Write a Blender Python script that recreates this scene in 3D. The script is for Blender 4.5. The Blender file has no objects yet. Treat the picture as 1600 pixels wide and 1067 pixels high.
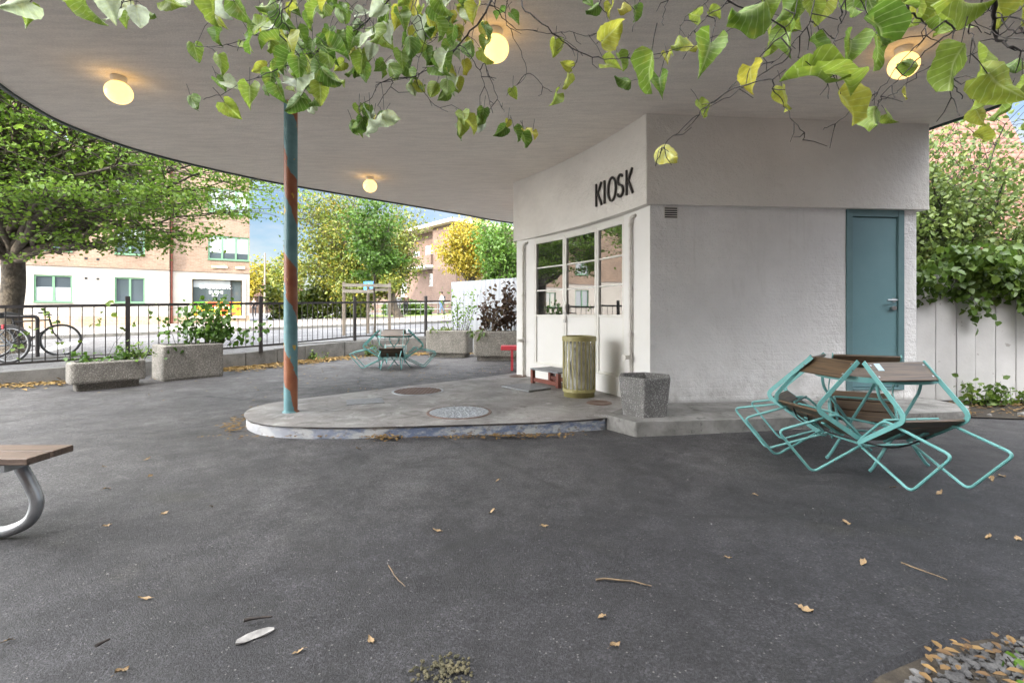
import bpy, bmesh, math, random
import numpy as np
from mathutils import Vector, Matrix, Quaternion
R = math.radians
PI = math.pi
rng = random.Random(7)
nrng = np.random.default_rng(11)
sc = bpy.context.scene
col = sc.collection
EXPOSURE = 2.16
CAM_Z, F, HOR = 1.15, 750.0, 490.0

def at(px, py, Y):
    """a point of the place, from where it shows and how far it is"""
    return Vector(((px-800)/F*Y, Y, CAM_Z+(HOR-py)/F*Y))

def S(x, y):
    """height of the sloping street beyond the kerb"""
    return 0.2 + 0.0171*(x+8.3) + 0.0236*(y-7.8)

# ------------------------------------------------------------------ materials
class NT:
    def __init__(s, name):
        s.m = bpy.data.materials.new(name); s.m.use_nodes = True
        s.t = s.m.node_tree; s.t.nodes.clear()
        s.out = s.n('ShaderNodeOutputMaterial')
        s.b = s.n('ShaderNodeBsdfPrincipled')
        s.l(s.b.outputs[0], s.out.inputs[0])
        s.tc = s.n('ShaderNodeTexCoord')
        s.co = s.tc.outputs['Object']
    def n(s, typ, **kw):
        nd = s.t.nodes.new(typ)
        for k, v in kw.items():
            if hasattr(nd, k): setattr(nd, k, v)
            else: nd.inputs[k].default_value = v
        return nd
    def l(s, a, b): s.t.links.new(a, b)
    def noise(s, scale, detail=4, rough=.55, vec=None, dist=0):
        nd = s.n('ShaderNodeTexNoise'); nd.inputs['Scale'].default_value = scale
        nd.inputs['Detail'].default_value = detail; nd.inputs['Roughness'].default_value = rough
        nd.inputs['Distortion'].default_value = dist
        s.l(vec or s.co, nd.inputs['Vector']); return nd.outputs['Fac']
    def voro(s, scale, out='Distance', vec=None):
        nd = s.n('ShaderNodeTexVoronoi'); nd.inputs['Scale'].default_value = scale
        s.l(vec or s.co, nd.inputs['Vector']); return nd.outputs[out]
    def ramp(s, fac, stops, interp='LINEAR'):
        nd = s.n('ShaderNodeValToRGB'); cr = nd.color_ramp; cr.interpolation = interp
        while len(cr.elements) < len(stops): cr.elements.new(.5)
        for e, (p, c) in zip(cr.elements, stops):
            e.position = p
            e.color = (c, c, c, 1) if isinstance(c, (int, float)) else (*c, 1)
        s.l(fac, nd.inputs[0]); return nd.outputs[0]
    def mix(s, fac, a, b, blend='MIX'):
        nd = s.n('ShaderNodeMix'); nd.data_type = 'RGBA'; nd.blend_type = blend
        for i, v in ((0, fac), (6, a), (7, b)):
            if hasattr(v, 'links'): s.l(v, nd.inputs[i])
            else: nd.inputs[i].default_value = v if i == 0 else (*v, 1)
        return nd.outputs[2]
    def math(s, op, a, b=0.0, c=None):
        nd = s.n('ShaderNodeMath'); nd.operation = op
        for i, v in enumerate((a, b) if c is None else (a, b, c)):
            if hasattr(v, 'links'): s.l(v, nd.inputs[i])
            else: nd.inputs[i].default_value = v
        return nd.outputs[0]
    def sep(s, vec=None):
        nd = s.n('ShaderNodeSeparateXYZ'); s.l(vec or s.co, nd.inputs[0]); return nd.outputs
    def comb(s, x, y, z):
        nd = s.n('ShaderNodeCombineXYZ')
        for i, v in enumerate((x, y, z)):
            if hasattr(v, 'links'): s.l(v, nd.inputs[i])
            else: nd.inputs[i].default_value = v
        return nd.outputs[0]
    def scale(s, vx, vy, vz, vec=None):
        nd = s.n('ShaderNodeMapping'); nd.inputs['Scale'].default_value = (vx, vy, vz)
        s.l(vec or s.co, nd.inputs[0]); return nd.outputs[0]
    def set(s, k, v):
        i = s.b.inputs[k]
        if hasattr(v, 'links'): s.l(v, i)
        elif k in ('Base Color', 'Emission Color'): i.default_value = (*v, 1)
        else: i.default_value = v
    def bump(s, h, strength=.3, dist=.01):
        nd = s.n('ShaderNodeBump'); nd.inputs['Strength'].default_value = strength
        nd.inputs['Distance'].default_value = dist
        s.l(h, nd.inputs['Height']); s.l(nd.outputs[0], s.b.inputs['Normal'])
    def attr(s, name, out='Fac'):
        nd = s.n('ShaderNodeAttribute'); nd.attribute_name = name; return nd.outputs[out]

def noisy(name, c1, c2, scale=6, rough=.6, bump=.15, bscale=None, metal=0, detail=5, spec=None, dist=.01, speck=None):
    t = NT(name)
    c = t.mix(t.ramp(t.noise(scale, detail), [(.3, 0.), (.7, 1.)]), c1, c2)
    if speck:
        f = t.ramp(t.noise(speck[0], 3), [(speck[1], 0.), (speck[1]+.06, 1.)])
        c = t.mix(f, c, speck[2])
    t.set('Base Color', c); t.set('Roughness', rough); t.set('Metallic', metal)
    if bump: t.bump(t.noise(bscale or scale*6, 4), bump, dist)
    return t.m

M = {}
# asphalt ---------------------------------------------------------------
def asphalt(name, lo, hi, speckle=.16, warm=0):
    t = NT(name)
    big = t.ramp(t.noise(.55, 7, .6, dist=.6), [(.34, 0.), (.66, 1.)])
    c = t.mix(big, lo, hi)
    if name == 'asphalt':                             # shade of the tree overhead painted into the asphalt, darker towards the front
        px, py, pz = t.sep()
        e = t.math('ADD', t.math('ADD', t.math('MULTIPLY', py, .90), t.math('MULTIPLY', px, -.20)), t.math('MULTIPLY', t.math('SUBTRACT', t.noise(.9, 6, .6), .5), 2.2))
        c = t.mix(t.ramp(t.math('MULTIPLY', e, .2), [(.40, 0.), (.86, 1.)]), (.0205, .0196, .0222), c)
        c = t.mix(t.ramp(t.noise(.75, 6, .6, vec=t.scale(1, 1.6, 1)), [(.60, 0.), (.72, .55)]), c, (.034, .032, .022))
    mid = t.ramp(t.noise(7, 6, .65), [(.35, .72), (.65, 1.18)])
    c = t.mix(1.0, c, mid, 'MULTIPLY')
    fine = t.ramp(t.noise(120, 4, .85), [(.36, .22), (.64, 1.8)])
    c = t.mix(1.0, c, fine, 'MULTIPLY')
    v = t.n('ShaderNodeTexVoronoi'); v.inputs['Scale'].default_value = 95
    t.l(t.co, v.inputs['Vector'])
    sx = t.sep(v.outputs['Color'])
    c = t.mix(1., c, t.ramp(t.noise(1.25, 5, .55, dist=1.2), [(.36, .72), (.62, 1.16)]), 'MULTIPLY')
    grain = t.ramp(t.sep(t.voro(125, 'Color'))[0], [(0, .45), (.5, .92), (.82, 1.25), (1, 1.9)])
    c = t.mix(1., c, grain, 'MULTIPLY')
    pick = t.math('MULTIPLY', t.math('GREATER_THAN', sx[0], .965), t.math('LESS_THAN', v.outputs['Distance'], .33))
    c = t.mix(pick, c, (speckle, speckle*.97, speckle*.92))
    # cracks, a few of them
    cr = t.n('ShaderNodeTexVoronoi'); cr.feature = 'DISTANCE_TO_EDGE'; cr.inputs['Scale'].default_value = .28
    wv = t.n('ShaderNodeMix'); wv.data_type = 'VECTOR'; wv.inputs[0].default_value = .12
    t.l(t.co, wv.inputs[4])
    nz = t.n('ShaderNodeTexNoise'); nz.inputs['Scale'].default_value = 3; nz.inputs['Detail'].default_value = 6
    t.l(t.co, nz.inputs['Vector']); t.l(nz.outputs['Color'], wv.inputs[5]); t.l(wv.outputs[1], cr.inputs['Vector'])
    line = t.ramp(cr.outputs['Distance'], [(.0, 1.), (.009, 0.)])
    some = t.ramp(t.noise(.8, 2), [(.44, 0.), (.54, .85)])
    c = t.mix(t.math('MULTIPLY', line, some), c, (.012, .012, .012))
    t.set('Base Color', c)
    t.set('Roughness', t.ramp(t.noise(4, 4), [(.3, .5), (.7, .78)]))
    h = t.math('ADD', t.noise(150, 4, .7), t.math('MULTIPLY', t.noise(9, 5), .35))
    t.bump(h, .85, .012)
    return t.m
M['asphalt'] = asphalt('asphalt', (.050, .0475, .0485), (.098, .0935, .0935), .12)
M['pavement'] = asphalt('pavement asphalt', (.10, .10, .104), (.15, .147, .147), .22)
M['road'] = asphalt('road asphalt', (.11, .11, .117), (.15, .15, .157), .2)
M['sidewalk'] = noisy('pale paving', (.19, .17, .155), (.24, .22, .20), 3, .8, .2)
M['marking'] = noisy('road paint', (.6, .6, .58), (.8, .8, .78), 8, .6, .1)
M['kerbstone'] = noisy('kerb granite', (.09, .088, .082), (.17, .165, .155), 5, .85, .5, 60, speck=(140, .6, (.3, .3, .29)))

# white rendered wall -----------------------------------------------------
def render_wall(name, c1, c2, course=True, bump=.6, dirt=True):
    t = NT(name)
    c = t.mix(t.ramp(t.noise(1.4, 7, .6), [(.3, 0.), (.7, 1.)]), c1, c2)
    if dirt:
        z = t.sep()[2]
        low = t.ramp(z, [(.08, 1.), (.55, 0.)])
        f = t.math('MULTIPLY', low, t.ramp(t.noise(5, 7, .65), [(.42, 0.), (.68, .55)]))
        c = t.mix(f, c, (.34, .32, .29))
        edge = t.ramp(z, [(.0, 1.), (.075, 0.)]); c = t.mix(t.math('MULTIPLY', edge, .7), c, (.13, .12, .105))
        dr = t.ramp(t.noise(2.2, 6, .6, vec=t.scale(9, 9, .22)), [(.58, 0.), (.72, .28)]); top = t.ramp(t.math('MULTIPLY', z, .4), [(.45, 0.), (.92, 1.)])
        c = t.mix(t.math('MULTIPLY', dr, top), c, (.44, .42, .385))
        st = t.ramp(t.noise(3.0, 5, .6, vec=t.scale(3, 3, .6)), [(.56, 0.), (.8, .22)])
        c = t.mix(st, c, (.46, .44, .40))
    fl = t.ramp(t.noise(60, 3), [(.68, 0.), (.74, .5)])
    c = t.mix(fl, c, (.42, .41, .39))
    t.set('Base Color', c); t.set('Roughness', .78)
    h = t.math('ADD', t.math('MULTIPLY', t.noise(55, 5, .6), .7), t.math('MULTIPLY', t.noise(11, 5, .65), 1.9))
    if course:
        z = t.sep()[2]
        w = t.math('ABSOLUTE', t.math('SINE', t.math('MULTIPLY', z, PI/.1)))
        h = t.math('ADD', h, t.math('MULTIPLY', t.ramp(w, [(0., 0.), (.28, 1.)]), .15))
    t.bump(h, bump, .014)
    return t.m
M['wall'] = render_wall('white rendered brick', (.71, .70, .69), (.84, .83, .82), True, .95)
M['band'] = render_wall('white roughcast band', (.66, .635, .59), (.78, .755, .71), False, .8, False)
t = NT('painted concrete soffit')
c = t.mix(t.ramp(t.noise(.7, 6), [(.3, 0.), (.7, 1.)]), (.82, .755, .68), (.90, .84, .765))
brush = t.noise(2.2, 7, .65, vec=t.scale(1.3, 7, 1))
c = t.mix(t.ramp(brush, [(.34, .38), (.6, 0.)]), c, (.58, .54, .49))
gr = t.ramp(t.noise(95, 2, .7), [(.3, .90), (.7, 1.08)])
c = t.mix(1., c, gr, 'MULTIPLY')
t.set('Base Color', c); t.set('Roughness', .8)
t.bump(t.math('ADD', brush, t.math('MULTIPLY', t.noise(60, 4), .4)), .6, .02); M['soffit'] = t.m
M['white_paint'] = noisy('white gloss paint', (.66, .65, .60), (.74, .73, .69), 3, .4, .12, 25, speck=(30, .70, (.5, .48, .42)))
M['white_panel'] = noisy('white panel paint', (.70, .69, .66), (.76, .75, .73), 1.5, .45, .08, 30)
M['pipe'] = noisy('painted pipe', (.55, .53, .48), (.68, .66, .62), 14, .5, .1, speck=(40, .66, (.3, .24, .16)))
M['teal_door'] = noisy('blue grey door paint', (.12, .235, .26), (.14, .26, .285), 3, .5, .25, 220)
M['teal_frame'] = noisy('blue grey frame paint', (.10, .19, .205), (.12, .215, .23), 5, .5, .1)
M['steel'] = noisy('satin steel', (.45, .45, .45), (.6, .6, .6), 20, .3, .02, metal=1)
M['galv'] = noisy('galvanised steel', (.30, .31, .32), (.46, .47, .48), 9, .42, .06, metal=.8)
M['black_metal'] = noisy('black painted metal', (.012, .010, .010), (.03, .026, .025), 12, .45, .1)
M['letter'] = noisy('black letter paint', (.012, .011, .010), (.02, .018, .017), 9, .35, .05)
M['fascia'] = noisy('dark green fascia', (.02, .04, .038), (.035, .06, .055), 5, .5, .05)
M['vent_dark'] = noisy('vent void', (.01, .01, .01), (.02, .02, .02), 5, .9, 0)
# glass: a dark room behind a mirror-like pane
t = NT('window glass'); t.set('Base Color', (.012, .014, .014)); t.set('Roughness', .015); t.set('IOR', 4.0); M['glass'] = t.m
t.bump(t.noise(1.3, 2), .012, .05)
t = NT('flat glass'); t.set('Base Color', t.mix(t.noise(.5, 2), (.02, .03, .035), (.08, .10, .115))); t.set('Roughness', .04); t.set('IOR', 1.9); M['glass_far'] = t.m
# concrete platform -------------------------------------------------------
t = NT('worn concrete platform')
c = t.mix(t.ramp(t.noise(1.6, 8, .62, dist=.8), [(.32, 0.), (.68, 1.)]), (.145, .132, .125), (.295, .28, .265))
c = t.mix(t.ramp(t.noise(2.6, 7, .7, dist=1.5), [(.55, 0.), (.68, .7)]), c, (.44, .435, .42))
c = t.mix(t.ramp(t.noise(4.5, 6, .7, dist=1.), [(.54, 0.), (.66, .75)]), c, (.085, .072, .064))
c = t.mix(1., c, t.ramp(t.noise(130, 3), [(.3, .75), (.7, 1.25)]), 'MULTIPLY')
t.set('Base Color', c); t.set('Roughness', t.ramp(t.noise(3, 4), [(.3, .4), (.7, .7)]))
t.bump(t.math('ADD', t.noise(12, 6), t.math('MULTIPLY', t.noise(120, 3), .3)), .3, .012); M['platform'] = t.m
t = NT('flaking blue kerb paint')
c = t.mix(t.ramp(t.noise(5, 8, .7, vec=t.scale(1, 1, 2.2)), [(.44, 0.), (.56, 1.)]), (.40, .41, .415), (.13, .165, .25))
xx = t.sep()[0]
c = t.mix(t.ramp(t.math('MULTIPLY_ADD', xx, .25, .65), [(.0, .9), (.30, 0.)]), c, (.44, .44, .435))
c = t.mix(t.ramp(t.noise(16, 6, .7), [(.58, 0.), (.64, .85)]), c, (.17, .15, .13))
t.set('Base Color', c); t.set('Roughness', .7); t.bump(t.noise(22, 7, .7), .8, .02); M['kerb_paint'] = t.m
t = NT('grey concrete kerb')
c = t.mix(t.ramp(t.noise(3, 8, .65), [(.35, 0.), (.65, 1.)]), (.13, .126, .115), (.29, .28, .265))
c = t.mix(t.ramp(t.noise(9, 7, .7), [(.57, 0.), (.66, .8)]), c, (.07, .068, .06))
t.set('Base Color', c); t.set('Roughness', .85); t.bump(t.noise(20, 7, .7), .7, .02); M['kerb_concrete'] = t.m
# exposed aggregate planters ------------------------------------------------
def aggregate(name, mortar, stones, scale=85):
    t = NT(name)
    v = t.n('ShaderNodeTexVoronoi'); v.inputs['Scale'].default_value = scale; t.l(t.co, v.inputs['Vector'])
    s = t.sep(v.outputs['Color'])[0]
    sc_ = t.ramp(s, [(0., stones[0]), (.5, stones[1]), (1., stones[2])])
    c = t.mix(t.ramp(v.outputs['Distance'], [(.28, 0.), (.52, 1.)]), sc_, mortar)
    c = t.mix(1., c, t.ramp(t.noise(4, 5), [(.3, .7), (.7, 1.15)]), 'MULTIPLY')
    t.set('Base Color', c); t.set('Roughness', .8)
    t.bump(t.ramp(v.outputs['Distance'], [(0., 1.), (.6, 0.)]), .9, .012)
    return t.m
M['aggregate'] = aggregate('exposed aggregate', (.20, .185, .16), ((.24, .22, .19), (.40, .37, .32), (.62, .59, .53)), 75)
M['aggregate_grey'] = aggregate('grey aggregate', (.17, .166, .158), ((.19, .186, .178), (.34, .33, .318), (.54, .53, .51)), 80)
M['soil'] = noisy('dark soil', (.018, .014, .010), (.05, .04, .028), 18, .95, .8, 50)
# painted column ------------------------------------------------------------
t = NT('painted column')
xyz = t.sep()
ang = t.n('ShaderNodeMath'); ang.operation = 'ARCTAN2'; t.l(xyz[1], ang.inputs[0]); t.l(xyz[0], ang.inputs[1])
ph = t.math('ADD', t.math('MULTIPLY', xyz[2], 2*PI/1.02), ang.outputs[0])
ph = t.math('ADD', ph, t.math('MULTIPLY', t.math('SUBTRACT', t.noise(4.5, 4), .5), 3.2))
band = t.ramp(t.math('MULTIPLY_ADD', t.math('SINE', ph), .5, .5), [(.60, 0.), (.64, 1.)])
teal = t.mix(t.ramp(t.noise(7, 5), [(.35, 0.), (.65, 1.)]), (.10, .22, .24), (.15, .30, .32))
red = t.mix(t.ramp(t.noise(9, 6), [(.35, 0.), (.65, 1.)]), (.25, .075, .035), (.33, .125, .055))
c = t.mix(band, teal, red)
yel = t.ramp(t.noise(13, 2, vec=t.scale(1, 1, .55)), [(.67, 0.), (.70, 1.)])
c = t.mix(yel, c, (.55, .36, .05))
t.set('Base Color', c); t.set('Roughness', .5); t.bump(t.noise(40, 5), .15, .006); M['column'] = t.m
# brick -----------------------------------------------------------------------
def brick(name, c1, c2, mortar, bw=.24, bh=.075):
    t = NT(name)
    x, y, z = t.sep()
    v = t.comb(t.math('ADD', x, y), z, 0.)
    b = t.n('ShaderNodeTexBrick'); t.l(v, b.inputs['Vector'])
    b.inputs['Scale'].default_value = 1; b.inputs['Brick Width'].default_value = bw
    b.inputs['Row Height'].default_value = bh; b.inputs['Mortar Size'].default_value = .009
    b.inputs['Color1'].default_value = (*c1, 1); b.inputs['Color2'].default_value = (*c2, 1)
    b.inputs['Mortar'].default_value = (*mortar, 1); b.inputs['Bias'].default_value = 0
    c = t.mix(1., b.outputs['Color'], t.ramp(t.noise(1.1, 6), [(.3, .8), (.7, 1.15)]), 'MULTIPLY')
    c = t.mix(1., c, t.ramp(t.noise(11, 3), [(.3, .85), (.7, 1.12)]), 'MULTIPLY')
    t.set('Base Color', c); t.set('Roughness', .85)
    t.bump(t.math('SUBTRACT', 1., b.outputs['Fac']), .35, .01)
    return t.m
M['brick_tan'] = brick('tan brick', (.225, .15, .105), (.165, .108, .072), (.21, .165, .13))
M['brick_red'] = brick('red brown brick', (.135, .082, .06), (.095, .056, .04), (.125, .098, .08))
M['plaster'] = render_wall('cream plaster', (.31, .285, .255), (.36, .335, .30), False, .2, False)
M['plinth'] = brick('plinth brick', (.40, .28, .18), (.33, .22, .14), (.36, .3, .23))
M['green_frame'] = noisy('green window paint', (.085, .19, .105), (.11, .235, .135), 6, .5, .05)
M['curtain'] = noisy('pale blind', (.26, .29, .30), (.34, .37, .38), 2, .8, .1)
M['cream_frame'] = noisy('cream shop frame', (.5, .42, .30), (.58, .5, .38), 4, .6, .05)
M['shade_block_roof'] = noisy('dark roof of added shade block', (.06, .05, .05), (.10, .085, .08), 5, .8, .3)
t = NT('terracotta tiles')
x, y, z = t.sep()
w = t.math('ABSOLUTE', t.math('SINE', t.math('MULTIPLY', z, PI/.2)))
w2 = t.math('ABSOLUTE', t.math('SINE', t.math('MULTIPLY', x, PI/.22)))
c = t.mix(t.noise(6, 5), (.12, .052, .036), (.17, .085, .06))
c = t.mix(1., c, t.ramp(w, [(0., .5), (.3, 1.)]), 'MULTIPLY')
t.set('Base Color', c); t.set('Roughness', .8); t.bump(t.math('ADD', w, w2), .8, .04); M['terracotta'] = t.m
# wood -------------------------------------------------------------------------
def wood(name, c1, c2, grain=(1.2, 26, 26), rough=.55):
    t = NT(name)
    g = t.noise(3, 6, .6, vec=t.scale(*grain), dist=.6)
    c = t.mix(t.ramp(g, [(.32, 0.), (.68, 1.)]), c1, c2)
    c = t.mix(t.ramp(t.noise(4, 5), [(.5, 0.), (.75, .4)]), c, tuple(v*.5 for v in c1))
    t.set('Base Color', c); t.set('Roughness', rough); t.bump(g, .25, .004)
    return t.m
M['wood_dark'] = wood('dark oiled slats', (.042, .028, .017), (.13, .085, .05), rough=.42)
M['wood_grey'] = wood('weathered table wood', (.13, .10, .08), (.25, .205, .17), rough=.5)
M['wood_bench'] = wood('brown bench planks', (.065, .044, .033), (.15, .105, .08), rough=.5)
M['wood_post'] = wood('raw timber posts', (.14, .11, .08), (.24, .20, .155), (26, 26, 1.2), .8)
M['red_wood'] = noisy('rust red painted wood', (.12, .030, .018), (.20, .052, .03), 12, .6, .15)
M['bench_red'] = noisy('red bench paint', (.55, .045, .06), (.62, .07, .085), 5, .5, .05)
M['grating'] = noisy('grey grating', (.15, .155, .165), (.25, .255, .265), 40, .6, .5, 120)
M['chair_teal'] = noisy('turquoise powder coat', (.105, .29, .28), (.145, .355, .34), 9, .42, .06, speck=(45, .66, (.12, .07, .04)))
M['cable'] = noisy('black rubber', (.01, .01, .01), (.016, .016, .016), 8, .5, 0)
M['bin_green'] = noisy('olive bin paint', (.29, .26, .10), (.36, .32, .14), 8, .45, .08)
M['bin_bag'] = noisy('crumpled bag', (.35, .35, .33), (.80, .80, .78), 9, .3, 1.0, 20)
M['iron'] = noisy('cast iron', (.13, .085, .065), (.22, .15, .12), 14, .55, .4, 80, metal=.4)
M['iron_pale'] = noisy('worn manhole steel', (.27, .285, .30), (.40, .42, .445), 8, .45, .2, metal=.3)
M['sticker'] = noisy('blue grey sticker', (.3, .45, .55), (.5, .6, .65), 60, .5, 0)
M['label_white'] = noisy('white lettering', (.75, .75, .74), (.8, .8, .8), 5, .6, 0)
M['label_grey'] = noisy('grey lettering', (.36, .36, .35), (.42, .42, .4), 5, .6, 0)
M['fence_white'] = noisy('white corrugated sheet', (.29, .305, .33), (.34, .36, .385), 2, .5, .05)
M['board_white'] = noisy('weathered white boards', (.50, .49, .48), (.62, .61, .60), 2.5, .7, .2, 30, speck=(10, .66, (.36, .34, .32)))
M['bark'] = noisy('grey brown bark', (.045, .036, .027), (.12, .10, .075), 7, .9, .9, 18, dist=.03)
M['bark_dark'] = noisy('dark twig bark', (.012, .009, .008), (.03, .022, .018), 30, .8, .4)
M['skin'] = noisy('skin', (.5, .32, .24), (.55, .36, .27), 9, .5, 0)
M['tyre'] = noisy('tyre rubber', (.018, .018, .019), (.03, .03, .03), 20, .7, .1)
M['grass'] = noisy('grass', (.10, .16, .02), (.20, .26, .04), 8, .9, .5)
M['paper'] = noisy('pale scrap', (.13, .125, .12), (.27, .262, .25), 30, .7, .2)
M['dry_leaf'] = noisy('dry leaf', (.17, .11, .055), (.33, .23, .12), 18, .6, .3)
M['twig'] = noisy('dry twig', (.06, .042, .025), (.17, .12, .07), 18, .8, .3)
t = NT('lamp globe')
t.set('Base Color', (.8, .75, .6)); t.set('Emission Color', (1., .57, .14)); t.set('Emission Strength', .66); t.set('Roughness', .25); M['globe'] = t.m

def leaf_mat(name, stops, rough=.45, transl=.35, veins=False):
    t = NT(name)
    f = t.attr('tint')
    c = t.ramp(f, stops)
    if veins:
        x, y, z = t.sep(t.attr('luv', 'Vector'))
        av = t.math('ABSOLUTE', x)
        mid = t.ramp(av, [(.0, 1.), (.10, 0.)])
        side = t.math('ABSOLUTE', t.math('SINE', t.math('MULTIPLY', t.math('SUBTRACT', y, t.math('MULTIPLY', av, .28)), 20)))
        side = t.ramp(side, [(0., .8), (.30, 0.)])
        c = t.mix(t.math('MAXIMUM', mid, side), c, t.mix(.42, c, (.62, .68, .36)))
        blot = t.ramp(t.noise(28, 5), [(.56, 0.), (.7, .55)])
        c = t.mix(blot, c, t.mix(.5, c, (.42, .36, .05)))
        c = t.mix(1., c, t.ramp(t.noise(60, 4), [(.3, .75), (.7, 1.2)]), 'MULTIPLY')
        t.bump(side, -.7, .005)
    t.set('Base Color', c); t.set('Roughness', rough)
    tr = t.n('ShaderNodeBsdfTranslucent'); t.l(c, tr.inputs[0])
    mx = t.n('ShaderNodeMixShader'); mx.inputs[0].default_value = transl
    t.l(t.b.outputs[0], mx.inputs[1]); t.l(tr.outputs[0], mx.inputs[2]); t.l(mx.outputs[0], t.out.inputs[0])
    return t.m
G1, G2, G3 = (.075, .15, .016), (.15, .26, .03), (.26, .36, .05)
Y1, Y2 = (.34, .33, .03), (.52, .36, .03)
M['leaf_hero'] = leaf_mat('lime leaves', [(0, (.055, .12, .018)), (.35, (.12, .22, .028)), (.6, (.25, .33, .042)), (.78, (.46, .41, .05)), (.86, (.36, .43, .24)), (1, (.52, .57, .49))], .55, .45, True)
M['leaf_green'] = leaf_mat('hornbeam leaves', [(0, G1), (.5, G2), (1, G3)], .45, .45)
M['leaf_mixed'] = leaf_mat('turning leaves', [(0, (.04, .08, .012)), (.45, (.115, .15, .018)), (.75, (.23, .21, .022)), (1, (.36, .25, .022))])
M['leaf_yellow'] = leaf_mat('yellow leaves', [(0, (.15, .16, .02)), (.4, (.27, .24, .022)), (1, (.42, .29, .024))])
M['leaf_fresh'] = leaf_mat('fresh green leaves', [(0, (.04, .10, .012)), (.5, (.085, .18, .02)), (1, (.155, .25, .03))])
M['leaf_hedge'] = leaf_mat('hedge leaves', [(0, (.06, .105, .02)), (.5, (.135, .19, .04)), (.8, (.22, .25, .055)), (1, (.30, .20, .06))])
M['leaf_ivy'] = leaf_mat('climber leaves', [(0, (.035, .075, .012)), (.5, (.09, .16, .022)), (1, (.18, .26, .035))])
M['leaf_bronze'] = leaf_mat('bronze leaves', [(0, (.035, .022, .014)), (.6, (.085, .05, .03)), (1, (.13, .10, .035))])
M['leaf_litter'] = leaf_mat('fallen leaves', [(0, (.11, .062, .025)), (.5, (.25, .155, .055)), (1, (.42, .29, .085))], .7, .1)
# ------------------------------------------------------------------ mesh building
class MB:
    def __init__(s): s.v, s.f, s.mi, s.sm = [], [], [], []
    def add(s, vs, fs, mi=0, smooth=False):
        o = len(s.v); s.v += [tuple(v) for v in vs]
        for f in fs: s.f.append(tuple(i+o for i in f)); s.mi.append(mi); s.sm.append(smooth)
    def box(s, c, size, rot=None, mi=0):
        x, y, z = (a/2 for a in size); c = Vector(c)
        q = rot if isinstance(rot, Matrix) else Matrix.Rotation(rot or 0, 3, 'Z')
        vs = [c + q @ Vector(p) for p in ((-x,-y,-z),(x,-y,-z),(x,y,-z),(-x,y,-z),(-x,-y,z),(x,-y,z),(x,y,z),(-x,y,z))]
        s.add(vs, [(0,3,2,1),(4,5,6,7),(0,1,5,4),(1,2,6,5),(2,3,7,6),(3,0,4,7)], mi); return s
    def bar(s, a, b, w, h, up=(0,0,1), mi=0):
        a, b = Vector(a), Vector(b); d = (b-a); L = d.length; d.normalize()
        up = Vector(up); x = d.cross(up)
        if x.length < 1e-4: x = d.cross(Vector((0,1,0)))
        x.normalize(); u = x.cross(d)
        m = Matrix((x, d, u)).transposed()
        return s.box((a+b)/2, (w, L, h), m, mi)
    def tube(s, pts, r, n=8, closed=False, mi=0, caps=True):
        pts = [Vector(p) for p in pts]; k = len(pts)
        rs = r if isinstance(r, (list, tuple)) else [r]*k
        tang = []
        for i in range(k):
            a = pts[(i-1) % k] if closed or i > 0 else pts[i]
            b = pts[(i+1) % k] if closed or i < k-1 else pts[i]
            d = b-a
            tang.append(d.normalized() if d.length > 1e-9 else Vector((0,0,1)))
        t0 = tang[0]; u = t0.orthogonal().normalized(); vs = []
        for i in range(k):
            if i: 
                q = tang[i-1].rotation_difference(tang[i]); u = q @ u
            u = (u - tang[i]*u.dot(tang[i])).normalized(); w = tang[i].cross(u)
            for j in range(n):
                a = 2*PI*j/n; vs.append(pts[i]+(u*math.cos(a)+w*math.sin(a))*rs[i])
        fs = []
        for i in range(k if closed else k-1):
            for j in range(n):
                a, b = i*n+j, i*n+(j+1) % n; c, d = ((i+1) % k)*n+(j+1) % n, ((i+1) % k)*n+j
                fs.append((a,b,c,d))
        s.add(vs, fs, mi, True)
        if not closed and caps:
            s.add([vs[j] for j in range(n)], [tuple(range(n-1,-1,-1))], mi)
            s.add([vs[(k-1)*n+j] for j in range(n)], [tuple(range(n))], mi)
        return s
    def lathe(s, prof, n=24, c=(0,0,0), mi=0, smooth=True, cap0=False, cap1=False):
        vs = [(c[0]+r*math.cos(2*PI*j/n), c[1]+r*math.sin(2*PI*j/n), c[2]+z) for r, z in prof for j in range(n)]
        fs = [(i*n+j, i*n+(j+1)%n, (i+1)*n+(j+1)%n, (i+1)*n+j) for i in range(len(prof)-1) for j in range(n)]
        s.add(vs, fs, mi, smooth)
        if cap0: s.add(vs[:n], [tuple(range(n-1,-1,-1))], mi)
        if cap1: s.add(vs[-n:], [tuple(range(n))], mi)
        return s
    def prism(s, poly, z0, z1, mi=0, side=None, smooth_side=False, z0f=None, z1f=None):
        n = len(poly); z0f = z0f or (lambda x,y: z0); z1f = z1f or (lambda x,y: z1)
        vs = [(x, y, z0f(x,y)) for x, y in poly]+[(x, y, z1f(x,y)) for x, y in poly]
        s.add(vs, [tuple(range(n-1,-1,-1)), tuple(range(n, 2*n))], mi)
        s.add(vs, [(i, (i+1) % n, n+(i+1) % n, n+i) for i in range(n)], mi if side is None else side, smooth_side)
        return s
    def build(s, name, mats, parent=None, bevel=0, seg=2, fix=False):
        me = bpy.data.meshes.new(name); me.from_pydata(s.v, [], s.f)
        for m in (mats if isinstance(mats, (list, tuple)) else [mats]): me.materials.append(M[m] if isinstance(m, str) else m)
        me.polygons.foreach_set('material_index', s.mi); me.polygons.foreach_set('use_smooth', s.sm)
        if fix:
            b = bmesh.new(); b.from_mesh(me); bmesh.ops.recalc_face_normals(b, faces=b.faces); b.to_mesh(me); b.free()
        me.update()
        return link(name, me, parent, bevel, seg)

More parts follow.
